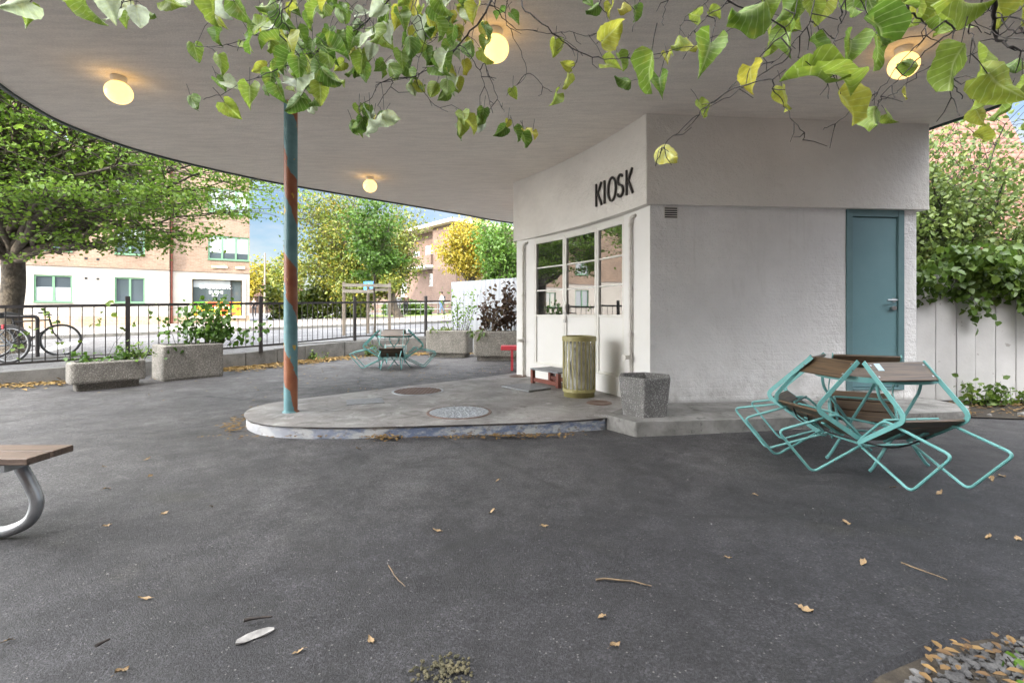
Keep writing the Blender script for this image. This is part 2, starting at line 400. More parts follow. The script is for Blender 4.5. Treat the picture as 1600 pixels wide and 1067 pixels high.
def link(name, me, parent=None, bevel=0, seg=2):
    o = bpy.data.objects.new(name, me); col.objects.link(o)
    if parent is not None: o.parent = parent
    if bevel:
        m = o.modifiers.new('bevel', 'BEVEL'); m.width = bevel; m.segments = seg; m.limit_method = 'ANGLE'; m.angle_limit = R(35)
    return o

def tag(o, label=None, cat=None, group=None, kind=None):
    if label: o['label'] = label
    if cat: o['category'] = cat
    if group: o['group'] = group
    if kind: o['kind'] = kind
    return o
def structure(o, label=None): 
    o['kind'] = 'structure'
    if label: o['label'] = label
    return o
def thing(name, label, cat, loc=(0,0,0), rz=0, group=None):
    o = bpy.data.objects.new(name, None); o.empty_display_size = .1; col.objects.link(o)
    o.location = loc; o.rotation_euler = (0,0,rz); return tag(o, label, cat, group)
KIDS = {}
def copy_tree(o, parent=None):
    c = o.copy(); col.objects.link(c)
    if parent is not None: c.parent = parent
    for ch in list(o.children): copy_tree(ch, c)
    return c
def rebase(root, loc):
    """the thing was built in place: move its origin to its base"""
    loc = Vector(loc); root.location = loc
    def go(o):
        for ch in o.children:
            if ch.type == 'MESH': ch.data.transform(Matrix.Translation(-loc))
            go(ch)
    go(root)
def rebase_mesh(o, loc):
    loc = Vector(loc); o.data.transform(Matrix.Translation(-loc)); o.location = loc

def catmull(pts, n=8, closed=False):
    pts = [Vector(p) for p in pts]; k = len(pts); out = []
    for i in range(k if closed else k-1):
        p0 = pts[(i-1) % k] if closed or i else pts[0]; p1 = pts[i]; p2 = pts[(i+1) % k]
        p3 = pts[(i+2) % k] if closed or i+2 < k else pts[-1]
        for j in range(n):
            t = j/n
            out.append(.5*((2*p1)+(-p0+p2)*t+(2*p0-5*p1+4*p2-p3)*t*t+(-p0+3*p1-3*p2+p3)*t**3))
    if not closed: out.append(pts[-1])
    return out
def rounded(pts, r, n=5, closed=True):
    """polyline with rounded corners"""
    pts = [Vector(p) for p in pts]; k = len(pts); out = []
    for i in range(k):
        if not closed and i in (0, k-1): out.append(pts[i]); continue
        p, a, b = pts[i], pts[(i-1) % k], pts[(i+1) % k]
        ra = min(r, (a-p).length*.45); rb = min(r, (b-p).length*.45)
        A, B = p+(a-p).normalized()*ra, p+(b-p).normalized()*rb
        for j in range(n+1):
            t = j/n; out.append(A*(1-t)**2+p*2*t*(1-t)+B*t*t)
    return out
def rrect(w, d, r, n=5):
    return [(p.x, p.y) for p in rounded([(-w/2,-d/2,0),(w/2,-d/2,0),(w/2,d/2,0),(-w/2,d/2,0)], r, n)]

# ------------------------------------------------------------------ leaves
def leaf_mesh(name, P, size, mats, parent=None, tint=None, down=.5, flat=0, toward=None, aspect=.75, fold=.25, rs=None):
    """small folded leaves: 6 vertices each"""
    g = rs or nrng
    P = np.asarray(P, float); n = len(P)
    L = g.normal(size=(n,3)); L[:,2] -= down*2
    if flat: L[:,2] *= (1-flat)
    L /= np.linalg.norm(L, axis=1)[:,None]
    N = g.normal(size=(n,3))
    if flat: N = N*(1-flat)+np.array([0,0,1.])*flat*2
    if toward is not None: N = N+np.asarray(toward)[None]*1.2
    N -= L*(N*L).sum(1)[:,None]; N /= np.linalg.norm(N, axis=1)[:,None]+1e-9
    W = np.cross(L, N)
    sz = size*g.uniform(.6, 1.3, n)[:,None]
    w = aspect*.5
    loc = [(0,0,0),(-w*.9,.30,fold*w),(-w*.7,.68,fold*w*.8),(0,1.,-.05),(w*.7,.68,fold*w*.8),(w*.9,.30,fold*w)]
    V = np.stack([P+(W*a+L*b+N*c)*sz for a,b,c in loc], 1).reshape(-1,3)
    me = bpy.data.meshes.new(name)
    me.vertices.add(6*n); me.vertices.foreach_set('co', V.ravel())
    base = (np.arange(n)*6)[:,None]
    F = np.concatenate([base+np.array([0,1,2,3]), base+np.array([0,3,4,5])],1).reshape(-1)
    me.loops.add(8*n); me.loops.foreach_set('vertex_index', F.astype(np.int32))
    me.polygons.add(2*n); me.polygons.foreach_set('loop_start', (np.arange(2*n)*4).astype(np.int32))
    me.polygons.foreach_set('loop_total', np.full(2*n, 4, np.int32))
    tt = g.uniform(0,1,n) if tint is None else np.clip(np.asarray(tint)+g.normal(0,.14,n), 0, 1)
    at_ = me.attributes.new('tint', 'FLOAT', 'POINT'); at_.data.foreach_set('value', np.repeat(tt,6))
    me.materials.append(M[mats]); me.update(); me.validate()
    return link(name, me, parent)

def hero_leaves(name, items, mat, parent):
    """large heart shaped leaves: items = (pos, length, L, N, tint, curl)"""
    nu, nv = 13, 7
    us = np.linspace(0,1,nu); vv = np.linspace(-1,1,nv)
    V, F, T, UVs = [], [], [], []
    for p, size, L, N, tint, curl in items:
        L = np.array(L, float); L /= np.linalg.norm(L); N = np.array(N, float); N -= L*N.dot(L); N /= np.linalg.norm(N)
        W = np.cross(L, N); o = len(V)
        ph, tw, asy = nrng.uniform(0,6.28), nrng.normal(0,.5), nrng.normal(0,.10)
        for i, u in enumerate(us):
            w = .45*math.sin(PI*min(1,u**.55))**.75*(1-.25*u) if 0 < u < 1 else .02
            if i % 2: w *= 1.09
            if i == 0: w = .20
            for v in vv:
                x = v*w*(1+asy*np.sign(v)); y = u - .17*abs(v)**1.3*(1-u)**3 if u < .5 else u
                if i == 0: y = -.10*abs(v)*1.5
                z = curl*abs(v)**1.5*.28 - curl*.55*(u-.35)**2 + .055*math.sin(9*u+ph+3*v)*(abs(v)+.3) + tw*.18*v*u
                V.append(np.array(p)+(W*x+L*y+N*z)*size); T.append(tint+nrng.normal(0,.015)); UVs += [v, u, 0.]
        for i in range(nu-1):
            for j in range(nv-1):
                a = o+i*nv+j; F.append((a, a+1, a+nv+1, a+nv))
    me = bpy.data.meshes.new(name); me.from_pydata([tuple(v) for v in V], [], F)
    me.attributes.new('tint','FLOAT','POINT').data.foreach_set('value', np.clip(T,0,1))
    me.attributes.new('luv','FLOAT_VECTOR','POINT').data.foreach_set('vector', np.array(UVs))
    me.polygons.foreach_set('use_smooth', [True]*len(F))
    me.materials.append(M[mat]); me.update()
    return link(name, me, parent)

def curve_pts(a, b, sag=0., n=7, wob=.03, r=rng):
    a, b = Vector(a), Vector(b); L = (b-a).length; out = []
    m = (a+b)/2+Vector((r.gauss(0,wob)*L, r.gauss(0,wob)*L, sag*L))
    for i in range(n+1):
        t = i/n; out.append(a*(1-t)**2+m*2*t*(1-t)+b*t*t+Vector((r.gauss(0,.012),r.gauss(0,.012),r.gauss(0,.012)))*L*(0 < i < n))
    return out

def tree(name, label, cat, base, fork, r0, targets, leaf, mat, nleaf, spray=.5, twigs=5, barkm='bark', group=None, flat=.3, tint=None, down=.35, thick=1., seed=1, vert=.35, lean=(0,0)):
    """trunk, limbs to the targets, side twigs off the limbs, leaves round the twigs"""
    r = random.Random(seed); g = np.random.default_rng(seed)
    root = thing(name, label, cat, base, 0, group); base = Vector(base)
    tb = MB(); f = Vector(fork)-base
    tr = [Vector((0,0,-.15)), Vector((0,0,.15)), f*.35+Vector((r.gauss(0,.03),r.gauss(0,.03),0)), f*.7+Vector((r.gauss(0,.03),0,0)), f]
    tb.tube(catmull(tr,4), [r0*(1.35-.45*min(1,i/5)) - r0*.12*(i/16) for i in range(17)], 14)
    limbs = MB(); anchors = []
    for T in targets:
        T = Vector(T)-base; d = (T-f).length
        pts = curve_pts(f-Vector((0,0,r.uniform(.0,.25)*thick)), T, r.uniform(-.02,.14), 9, .06, r)
        rr = r0*.5*thick*r.uniform(.55,1)
        limbs.tube(pts, [max(.008, rr*(1-i/9)**1.15) for i in range(10)], 7)
        for i in range(3,10):
            t = i/9; p = pts[i]
            for _ in range(twigs):
                a = r.uniform(0,2*PI); L = d*r.uniform(.12,.34)*(1.15-.5*t)
                q = p+Vector((math.cos(a)*L, math.sin(a)*L, r.gauss(.05,.35)*L*vert*2))+(T-f).normalized()*L*.5
                tp = curve_pts(p, q, r.uniform(-.05,.1), 4, .05, r)
                limbs.tube(tp, [max(.004, rr*.28*(1-t*.6)*(1-k/4.6)) for k in range(5)], 4, caps=False)
                for k in range(1,5): anchors.append((tp[k], .55+.45*k/4))
    tb.build('trunk', barkm, root); limbs.build('branches', barkm, root)
    A = np.array([tuple(a[0]) for a in anchors]); 
    w = np.array([a[1] for a in anchors]); w /= w.sum()
    # leaf clumps of uneven size
    cw = g.gamma(.9, 1., len(A))*w; cw /= cw.sum()
    idx = g.choice(len(A), nleaf, p=cw)
    P = A[idx]+g.normal(size=(nleaf,3))*np.array([spray,spray,spray*vert])
    ct = g.normal(0,.10,len(A))
    tn = (.5 if tint is None else tint)+ct[idx]
    leaf_mesh('crown', P, leaf, mat, root, tn, down, flat, rs=g)
    return root

def ellipsoid_targets(c, rad, n, seed, zmin=-1., inner=.6):
    r = random.Random(seed); out = []
    while len(out) < n:
        v = Vector((r.gauss(0,1), r.gauss(0,1), r.gauss(0,1))).normalized()
        if v.z < zmin: continue
        k = r.uniform(inner, 1)
        out.append((c[0]+v.x*rad[0]*k, c[1]+v.y*rad[1]*k, c[2]+v.z*rad[2]*k))
    return out

def text_mesh(txt, size, depth=.01, align='CENTER'):
    cu = bpy.data.curves.new('text', 'FONT'); cu.body = txt; cu.size = size; cu.extrude = depth/2; cu.align_x = align
    o = bpy.data.objects.new('text', cu); col.objects.link(o)
    dg = bpy.context.evaluated_depsgraph_get(); me = bpy.data.meshes.new_from_object(o.evaluated_get(dg))
    bpy.data.objects.remove(o); bpy.data.curves.remove(cu)
    me.transform(Matrix.Rotation(PI/2, 4, 'X'))
    return me
# ------------------------------------------------------------------ camera, sky, sun
cam = bpy.data.cameras.new('camera'); co_ = bpy.data.objects.new('camera', cam); col.objects.link(co_)
co_.location = (0,0,CAM_Z); co_.rotation_euler = (PI/2,0,0)
cam.sensor_width = 36; cam.lens = 36*F/1600; cam.shift_y = -(533.5-HOR)/1600; cam.clip_end = 3000; cam.clip_start = .05
sc.camera = co_
SUN_EL, TO_SUN = R(22), Vector((-.6,-.8,0)).normalized()
w = bpy.data.worlds.new('World'); sc.world = w; w.use_nodes = True
nt = w.node_tree; nt.nodes.clear()
wo = nt.nodes.new('ShaderNodeOutputWorld'); bg = nt.nodes.new('ShaderNodeBackground'); sky = nt.nodes.new('ShaderNodeTexSky')
sky.sky_type = 'NISHITA'; sky.sun_disc = False; sky.sun_elevation = SUN_EL
sky.sun_rotation = math.atan2(TO_SUN.x, TO_SUN.y); sky.air_density = 1.; sky.dust_density = 1.2; sky.ozone_density = 2.6
tcw = nt.nodes.new('ShaderNodeTexCoord'); mpw = nt.nodes.new('ShaderNodeMapping'); mpw.inputs['Scale'].default_value = (1,1,2.6)
nzw = nt.nodes.new('ShaderNodeTexNoise'); nzw.inputs['Scale'].default_value = 3.2; nzw.inputs['Detail'].default_value = 8; nzw.inputs['Roughness'].default_value = .58
rpw = nt.nodes.new('ShaderNodeValToRGB'); rpw.color_ramp.elements[0].position = .43; rpw.color_ramp.elements[1].position = .68
rpw.color_ramp.elements[1].color = (.8,.8,.8,1)
mxw = nt.nodes.new('ShaderNodeMix'); mxw.data_type = 'RGBA'; mxw.inputs[7].default_value = (5.3,5.25,5.2,1)
nt.links.new(tcw.outputs['Generated'], mpw.inputs[0]); nt.links.new(mpw.outputs[0], nzw.inputs['Vector'])
nt.links.new(nzw.outputs['Fac'], rpw.inputs[0])
cmx = nt.nodes.new('ShaderNodeMath'); cmx.operation = 'MULTIPLY_ADD'; cmx.use_clamp = True; cmx.inputs[1].default_value = 1.
cdr = nt.nodes.new('ShaderNodeVectorMath'); cdr.operation = 'DOT_PRODUCT'; cdr.inputs[1].default_value = (TO_SUN.x*.8,TO_SUN.y*.8,.55)
cmr = nt.nodes.new('ShaderNodeMapRange'); cmr.inputs[1].default_value = -.3; cmr.inputs[2].default_value = .6; cmr.inputs[3].default_value = 0.; cmr.inputs[4].default_value = .75
nt.links.new(tcw.outputs['Generated'], cdr.inputs[0]); nt.links.new(cdr.outputs['Value'], cmr.inputs[0])
nt.links.new(rpw.outputs[0], cmx.inputs[0]); nt.links.new(cmr.outputs[0], cmx.inputs[2]); nt.links.new(cmx.outputs[0], mxw.inputs[0])
nt.links.new(sky.outputs[0], mxw.inputs[6]); 
# the sky is brightest towards the sun and overhead, deeper blue low down away from it
dpw = nt.nodes.new('ShaderNodeVectorMath'); dpw.operation = 'DOT_PRODUCT'; dpw.inputs[1].default_value = (TO_SUN.x*.8,TO_SUN.y*.8,.62)
nt.links.new(tcw.outputs['Generated'], dpw.inputs[0])
mrw = nt.nodes.new('ShaderNodeMapRange'); mrw.inputs[1].default_value = -.22; mrw.inputs[2].default_value = .72; mrw.inputs[3].default_value = .30; mrw.inputs[4].default_value = 3.8
nt.links.new(dpw.outputs['Value'], mrw.inputs[0])
mlw = nt.nodes.new('ShaderNodeVectorMath'); mlw.operation = 'SCALE'
nt.links.new(mxw.outputs[2], mlw.inputs[0]); nt.links.new(mrw.outputs[0], mlw.inputs['Scale']); nt.links.new(mlw.outputs[0], bg.inputs[0]); nt.links.new(bg.outputs[0], wo.inputs[0])
bg.inputs[1].default_value = .15
sl = bpy.data.lights.new('sun', 'SUN'); so = bpy.data.objects.new('sun', sl); col.objects.link(so)
sl.energy = 2.0; sl.angle = R(.5); sl.color = (1., .90, .76)
d = Vector((TO_SUN.x*math.cos(SUN_EL), TO_SUN.y*math.cos(SUN_EL), math.sin(SUN_EL)))
so.rotation_euler = d.to_track_quat('Z','Y').to_euler(); so.location = (-10,-30,30)
sc.view_settings.view_transform = 'Standard'; sc.view_settings.look = 'None'; sc.view_settings.exposure = EXPOSURE; sc.view_settings.gamma = 1
sc.cycles.max_bounces = 8; sc.cycles.diffuse_bounces = 5; sc.cycles.glossy_bounces = 3; sc.cycles.transparent_max_bounces = 6
sc.cycles.use_denoising = True
try: sc.cycles.sample_clamp_indirect = 6
except Exception: pass

# ------------------------------------------------------------------ ground, kerbs, street
KERB = [(-14.5,2.4),(-11,5.2),(-8.14,7.62),(-6.9,8.75),(-5.72,10.3),(-5.05,11.7),(-4.45,12.75),(-3.2,13.6),(-1.8,14.3),(.5,14.3),(3,14.2),(9,14.6),(22,16)]
def sheet(name, poly, m, zf=lambda x,y: 0., kind='structure'):
    b = MB(); b.add([(x,y,zf(x,y)) for x,y in poly], [tuple(range(len(poly)))]); o = b.build(name, m); o['kind'] = kind; return o
# the yard: one gently uneven sheet, as old asphalt is, reaching the horizon
def yard_z(x, y):
    f = math.exp(-((x)**2+(y-5)**2)/90.)
    return f*(.010*math.sin(x*1.7+.6*y)+.007*math.sin(2.3*y-1.1*x))-.004
b = MB(); xs = [-300,-60]+[-16+.4*i for i in range(81)]+[60,300]; ys = [-300,-40]+[-4+.4*i for i in range(51)]+[60,300]
nx = len(xs)
vs = []
for y in ys:
    for x in xs:
        z = yard_z(x,y)
        if abs(x) > 16 or y > 15 or y < -3: z = -.004
        vs.append((x,y,z))
b.add(vs, [(j*nx+i, j*nx+i+1, (j+1)*nx+i+1, (j+1)*nx+i) for j in range(len(ys)-1) for i in range(nx-1)], 0, True)
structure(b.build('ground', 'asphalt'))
pave = [(x-.0,y) for x,y in KERB]+[(60,20),(60,110),(-110,110),(-110,-5),(-30,-5)]
sheet('pavement', pave, 'pavement', S)
RB = Vector((-15.8,28.9)); XH = Vector((.848,.53)); NH = Vector((.53,-.848))   # the flats across the street: corner, along, towards us
def street(s, d_): p = RB+XH*s+NH*d_; return (p.x, p.y)
sheet('road', [street(-60,10.6),street(-60,19.3),street(60,19.3),street(60,10.6)], 'road', lambda x,y: S(x,y)+.004)
sw = MB(); sw.prism([street(-60,-.5),street(-60,10.4),street(60,10.4),street(60,-.5)], 0, 0, z0f=lambda x,y: S(x,y)-.1, z1f=lambda x,y: S(x,y)+.12)
structure(sw.build('sidewalk', 'sidewalk'))
kb = MB(); kb.prism([street(-60,10.405),street(-60,10.6),street(60,10.6),street(60,10.405)], 0, 0, z0f=lambda x,y: S(x,y)-.1, z1f=lambda x,y: S(x,y)+.123)
kb.prism([street(-60,19.305),street(-60,19.5),street(60,19.5),street(60,19.305)], 0, 0, z0f=lambda x,y: S(x,y)-.1, z1f=lambda x,y: S(x,y)+.03)
structure(kb.build('street_kerb', 'kerbstone'))
mk = MB()
for k in range(4):
    s0 = -9.5+k*1.3; q = [street(s0,13.2),street(s0,17.6),street(s0+.4,17.6),street(s0+.4,13.2)]
    mk.add([(x,y,S(x,y)+.009) for x,y in q], [(0,1,2,3)])
for s0 in range(2,60,6):
    q = [street(s0,14.9),street(s0,15.05),street(s0+3,15.05),street(s0+3,14.9)]
    mk.add([(x,y,S(x,y)+.009) for x,y in q], [(0,1,2,3)])
structure(mk.build('road_markings', 'marking'))
# kerb stones along the yard
kb = MB(); pts = [Vector((x,y,0)) for x,y in KERB]
for a, c in zip(pts[:-1], pts[1:]):
    L = (c-a).length; n = max(1, round(L/1.0)); dirv = (c-a).normalized(); nrm = Vector((dirv.y,-dirv.x,0))
    for i in range(n):
        p, q = a+dirv*(L*i/n+.006), a+dirv*(L*(i+1)/n-.006); o = nrm*(.012+rng.uniform(0,.02))
        quad = [(p+o).to_2d(), (q+o).to_2d(), (q-nrm*.13).to_2d(), (p-nrm*.13).to_2d()]
        dz = rng.uniform(.004,.02); kb.prism([tuple(v) for v in quad], 0, 0, z0f=lambda x,y: -.05, z1f=lambda x,y: S(x,y)+dz)
structure(kb.build('kerb', 'kerbstone', bevel=.02, fix=True))
# grass before the brick houses
sheet('grass_verge', [(-20,41),(-3,36.5),(8,39),(8,42),(-3,44),(-20,47)], 'grass', lambda x,y: S(x,y)+.02)

# concrete platform round the column, its front edge painted blue
nose = catmull([(-2.62,5.86,0),(-2.82,5.58,0),(-2.86,5.25,0),(-2.70,4.88,0),(-2.45,4.62,0),(-2.07,4.47,0),(-1.42,4.44,0),(-.6,4.53,0),(.31,4.66,0),(.93,4.83,0)], 6)
plat = [(p.x,p.y) for p in nose]+[(1.5,5.62),(1.6,6.4),(.8,8.3),(.2,8.62),(-.35,8.0),(-.82,7.52),(-1.7,6.75)]
plat.reverse()
b = MB(); n = len(plat); ctr = [(x,y,.104) for x,y in plat]
inner = []
for i,(x,y) in enumerate(plat):
    a, c = Vector(plat[i-1]), Vector(plat[(i+1) % n]); t_ = (c-a).normalized(); nn = Vector((-t_.y,t_.x)); p = Vector((x,y))-nn*.02*(-1)
    inner.append((p.x,p.y,.104))
# shoulders slightly rounded and chipped
low = [(x,y,-.02) for x,y in plat]; mid = [(x,y,.088+rng.uniform(-.008,.006)) for x,y in plat]
b.add(low+mid, [(i,(i+1)%n,n+(i+1)%n,n+i) for i in range(n)], 1)
b.add(mid+inner, [(i,(i+1)%n,n+(i+1)%n,n+i) for i in range(n)], 0, True)
b.add(inner, [tuple(range(n))], 0)
structure(b.build('platform', ['platform','kerb_paint'], fix=True))
blk = [(.95,4.86),(1.16,4.52),(2.17,4.635),(3.4,4.8),(4.75,5.02),(5.05,5.3),(5.0,5.9),(1.55,5.75),(1.42,5.5)]
structure(MB().prism(blk, -.03, .128).build('kerb_block', 'kerb_concrete', bevel=.018))
# ------------------------------------------------------------------ kiosk
A, B_, C, D, E = Vector((1.51,5.40)), Vector((.02,8.25)), Vector((4.96,5.70)), Vector((4.5,9.3)), Vector((.85,9.4))
NO = Vector((-.886,-.463))
def arc(a, b, sag, n=20): return [a.lerp(b, i/n)-NO*4*sag*(i/n)*(1-i/n) for i in range(n+1)]
SOF = 3.40
kiosk = thing('kiosk', 'white rendered kiosk with curved glazed front under a round canopy', 'kiosk')
band = [C, D, E]+arc(B_, A, .13, 24)
MB().prism([tuple(p) for p in band], 2.385, SOF-.001, smooth_side=False).build('upper_band', 'band', kiosk, bevel=.012)
a2, b2, c2 = A+Vector((.065,.075)), B_+Vector((.06,-.03)), C+Vector((-.10,.062))
lowc = lambda t_: a2.lerp(b2, t_)-NO*4*.19*t_*(1-t_)
u_ = (c2-a2).normalized(); nf = Vector((-u_.y,u_.x)); FL = (c2-a2).length
def fpt(s, depth=0.): return a2+u_*s+nf*depth
ds0, ds1 = (3.957-a2.x)/u_.x, (4.69-a2.x)/u_.x
fw = MB(); T = .22
def fseg(s0, s1, z0, z1, d0=0., d1=T): fw.prism([tuple(fpt(s0,d0)),tuple(fpt(s1,d0)),tuple(fpt(s1,d1)),tuple(fpt(s0,d1))], z0, z1)
fseg(0, ds0, .05, 2.387); fseg(ds1, FL, .05, 2.387); fseg(ds0, ds1, .05, .24)
fw.build('front_wall', 'wall', kiosk, bevel=.012)
sw_ = MB()
inn = fpt(FL, T)
sw_.prism([tuple(c2+nf*T), tuple(Vector(D)+Vector((-.1,-.05))), tuple(E+Vector((.0,-.08))), tuple(b2), tuple(b2+Vector((.25,-.1))), tuple(E+Vector((.2,-.3))), tuple(D+Vector((-.3,-.25))), tuple(c2+nf*T+Vector((-.22,0)))], .0, 2.387)
sw_.build('back_wall', 'wall', kiosk)
# curved front: two piers, base, head
def curve_wall(t0, t1, z0, z1, depth, off=0., n=6):
    o = [lowc(t0+(t1-t0)*i/n)+NO*off for i in range(n+1)]
    return [tuple(p) for p in o]+[tuple(p-NO*depth) for p in reversed(o)]
TW = (.18,.382,.627,.861)
MB().prism(curve_wall(0., TW[0], 0,0,.2), .05, 2.387).build('front_pier', 'white_panel', kiosk); MB().prism(curve_wall(TW[3], 1., 0,0,.2), .05, 2.387).build('front_pier', 'white_panel', kiosk)
MB().prism(curve_wall(TW[0], TW[3], 0,0,.16,.03,12), .05, .335).build('base_wall', 'white_panel', kiosk, bevel=.01)
MB().prism(curve_wall(TW[0], TW[3], 0,0,.14,0,12), 2.335, 2.386).build('head', 'white_paint', kiosk)
def leafunit(name, t0, t1, muntin=True):
    p0, p1 = lowc(t0), lowc(t1)
    if p0.x > p1.x: p0, p1 = p1, p0
    ux = (p1-p0).normalized(); L = (p1-p0).length; ny = Vector((-ux.y, ux.x))     # inward
    if ny.dot(NO) > 0: ny = -ny
    m = Matrix((( ux.x, ny.x, 0),(ux.y, ny.y, 0),(0,0,1)))
    def bx(mb, x0,x1,z0,z1,y0,y1):
        c_ = p0+ux*(x0+x1)/2+ny*(y0+y1)/2; mb.box((c_.x,c_.y,(z0+z1)/2),(x1-x0,y1-y0,z1-z0),m)
    fr = MB(); w_ = .045
    bx(fr,0.002,w_,.336,2.334,.0,.06); bx(fr,L-w_,L-.002,.336,2.334,.0,.06)
    bx(fr,w_,L-w_,2.285,2.334,.002,.058); bx(fr,w_,L-w_,1.10,1.135,.002,.058); bx(fr,w_,L-w_,.336,.37,.002,.058)
    for z in (1.52,1.89): bx(fr,w_,L-w_,z-.011,z+.011,.008,.05)
    fo = fr.build(name, 'white_paint', kiosk, bevel=.004)
    pn = MB(); bx(pn,w_,L-w_,.37,1.10,.02,.045); pn.build('panel','white_panel',fo)
    gl = MB(); bx(gl,w_,L-w_,1.135,2.285,.024,.032); gl.build('pane','glass',fo)
    return fo, p0, ux, ny, m, L
leafunit('window', TW[0], TW[1]); leafunit('window', TW[2], TW[3])
do, p0, ux, ny, m, L = leafunit('glazed_door', TW[1], TW[2])
h = MB()
def hp(x,y,z): q = p0+ux*x+ny*y; return (q.x,q.y,z)
h.box(hp(.035,-.006,1.17),(.035,.012,.24),m); h.tube([hp(.035,-.01,1.16),hp(.035,-.05,1.16),hp(.05,-.055,1.16),hp(.16,-.055,1.15)],.008,6)
h.tube([hp(.035,-.006,1.25),hp(.035,-.02,1.25)],.016,8); h.box(hp(.03,-.012,1.04),(.05,.03,.05),m)
h.build('handle','steel',do)
# teal steel door in the front wall
dr = MB()
def fbox(mb, s0,s1,d0,d1,z0,z1): 
    c_ = fpt((s0+s1)/2,(d0+d1)/2); mb.box((c_.x,c_.y,(z0+z1)/2),(s1-s0,d1-d0,z1-z0),math.atan2(u_.y,u_.x))
fr = MB(); fbox(fr,ds0+.002,ds0+.075,-.012,.12,.24,2.384); fbox(fr,ds1-.075,ds1-.002,-.012,.12,.24,2.384); fbox(fr,ds0+.075,ds1-.075,-.010,.12,2.30,2.384); fbox(fr,ds0+.075,ds1-.075,-.02,.12,.242,.27)
fbox(dr,ds0+.079,ds1-.079,.008,.06,.275,2.294)
dlo = dr.build('door','teal_door',kiosk,bevel=.006); fr.build('door_frame','teal_frame',dlo,bevel=.004)
h = MB(); hx = ds1-.125
def hf(s,d_,z): q = fpt(s,d_); return (q.x,q.y,z)
h.tube([hf(hx,.008,1.31),hf(hx,-.045,1.31),hf(hx-.02,-.05,1.31),hf(hx-.13,-.05,1.31)],.010,8)
h.tube([hf(hx,.008,1.31),hf(hx,-.004,1.31)],.026,12); h.tube([hf(hx,.008,1.215),hf(hx,-.012,1.215)],.026,12)
h.box(hf(hx-.02,-.012,1.215),(.06,.03,.03))
for z in (): h.tube([hf(ds0+.079,-.006,z-.05),hf(ds0+.079,-.006,z+.05)],.009,8)
h.build('handle','steel',dlo)
# vent grille
g = MB(); s0 = .17
fbox(g,s0-.01,s0+.155,-.006,.002,2.235,2.372); gv = g.build('vent_grille','white_paint',kiosk)
g = MB()
for k in range(5): fbox(g,s0,s0+.145,-.011,-.0065,2.245+k*.025,2.258+k*.025)
g.build('slot','vent_dark',gv)
# two heating pipes on the curved front
for t_, valve in ((.121,.62),(.936,.70)):
    q = lowc(t_)+NO*.035; tn = (lowc(t_+.01)-lowc(t_-.01)).normalized(); e = q-tn*.07
    pb = MB(); pb.tube(rounded([(q.x,q.y,.06),(q.x,q.y,2.30),(e.x,e.y,2.33),((e+NO*-.05).x,(e+NO*-.05).y,2.33)],.05,5,False),.019,10)
    for z in (1.45,.9,2.22): pb.tube([(q.x,q.y,z-.02),(q.x,q.y,z+.02)],.026,10)
    pp = pb.build('pipe','pipe',kiosk)
    vb = MB(); v0 = q+NO*.02; v1 = q+NO*.09
    vb.tube([(q.x,q.y,valve),(v1.x,v1.y,valve)],.024,10); w0 = v1+tn*.045; w1 = v1-tn*.045
    vb.tube([(v1.x,v1.y,valve),((v1+NO*.012).x,(v1+NO*.012).y,valve)],.034,12); vb.tube([(w0.x,w0.y,valve-.012),(w1.x,w1.y,valve+.012)],.010,6)
    vb.build('valve','pipe',pp)
# KIOSK letters, raised, on the curved band
def bandpt(t_, off): return A.lerp(B_, t_)-NO*4*.13*t_*(1-t_)+NO*off
t_left, t_right = .3286, .0738; LW = .82; LH = .30; z0 = 2.565
def on_band(x, z, off=.022):
    t_ = t_left+(t_right-t_left)*x/LW; q = bandpt(t_, off); return Vector((q.x,q.y,z0+z))
def stroke(mb, pts, wd=.027, closed=False):
    P = [Vector((p[0],p[1],0)) for p in pts]; k = len(P); Lf, Rt = [], []
    for i in range(k):
        a = P[i-1] if (i or closed) else P[i]; c_ = P[(i+1) % k] if (i < k-1 or closed) else P[i]
        d_ = (c_-a).normalized(); n_ = Vector((-d_.y,d_.x,0))
        Lf.append(P[i]+n_*wd/2); Rt.append(P[i]-n_*wd/2)
    vs = [on_band(p.x,p.y,o) for o in (.008,.024) for p in Lf+Rt]; m_ = 2*k; fs = []
    for i in range(k if closed else k-1):
        j = (i+1) % k
        fs += [(m_+i,m_+j,m_+k+j,m_+k+i),(i,k+i,k+j,j),(i,j,m_+j,m_+i),(k+i,m_+k+i,m_+k+j,k+j)]
    if not closed: fs += [(0,m_,m_+k,k),(k-1,2*k-1,m_+2*k-1,m_+k-1)]
    mb.add(vs, fs)
def letter(ch, x):
    mb = MB(); H = LH
    if ch == 'K':
        stroke(mb,[(x+.017,0),(x+.017,H)]); stroke(mb,[(x+.036,.135),(x+.135,H)]); stroke(mb,[(x+.055,.165),(x+.145,0)])
    if ch == 'I': stroke(mb,[(x+.017,0),(x+.017,H)])
    if ch == 'O': stroke(mb,[(x+.10+.083*math.cos(a),.15+.145*math.sin(a)) for a in [2*PI*i/28 for i in range(28)]],.027,True)
    if ch == 'S':
        up = [(x+.066+.052*math.cos(a),.222+.062*math.sin(a)) for a in [R(25)+R(225)*i/12 for i in range(13)]]
        dn = [(x+.066+.058*math.cos(a),.083+.068*math.sin(a)) for a in [R(65)-R(225)*i/12 for i in range(13)]]
        stroke(mb, up+dn, .027)
    return mb.build('letter','letter',kiosk,fix=True)
for ch, x in zip('KIOSK',(0.0,.19,.27,.485,.665)): letter(ch, x)
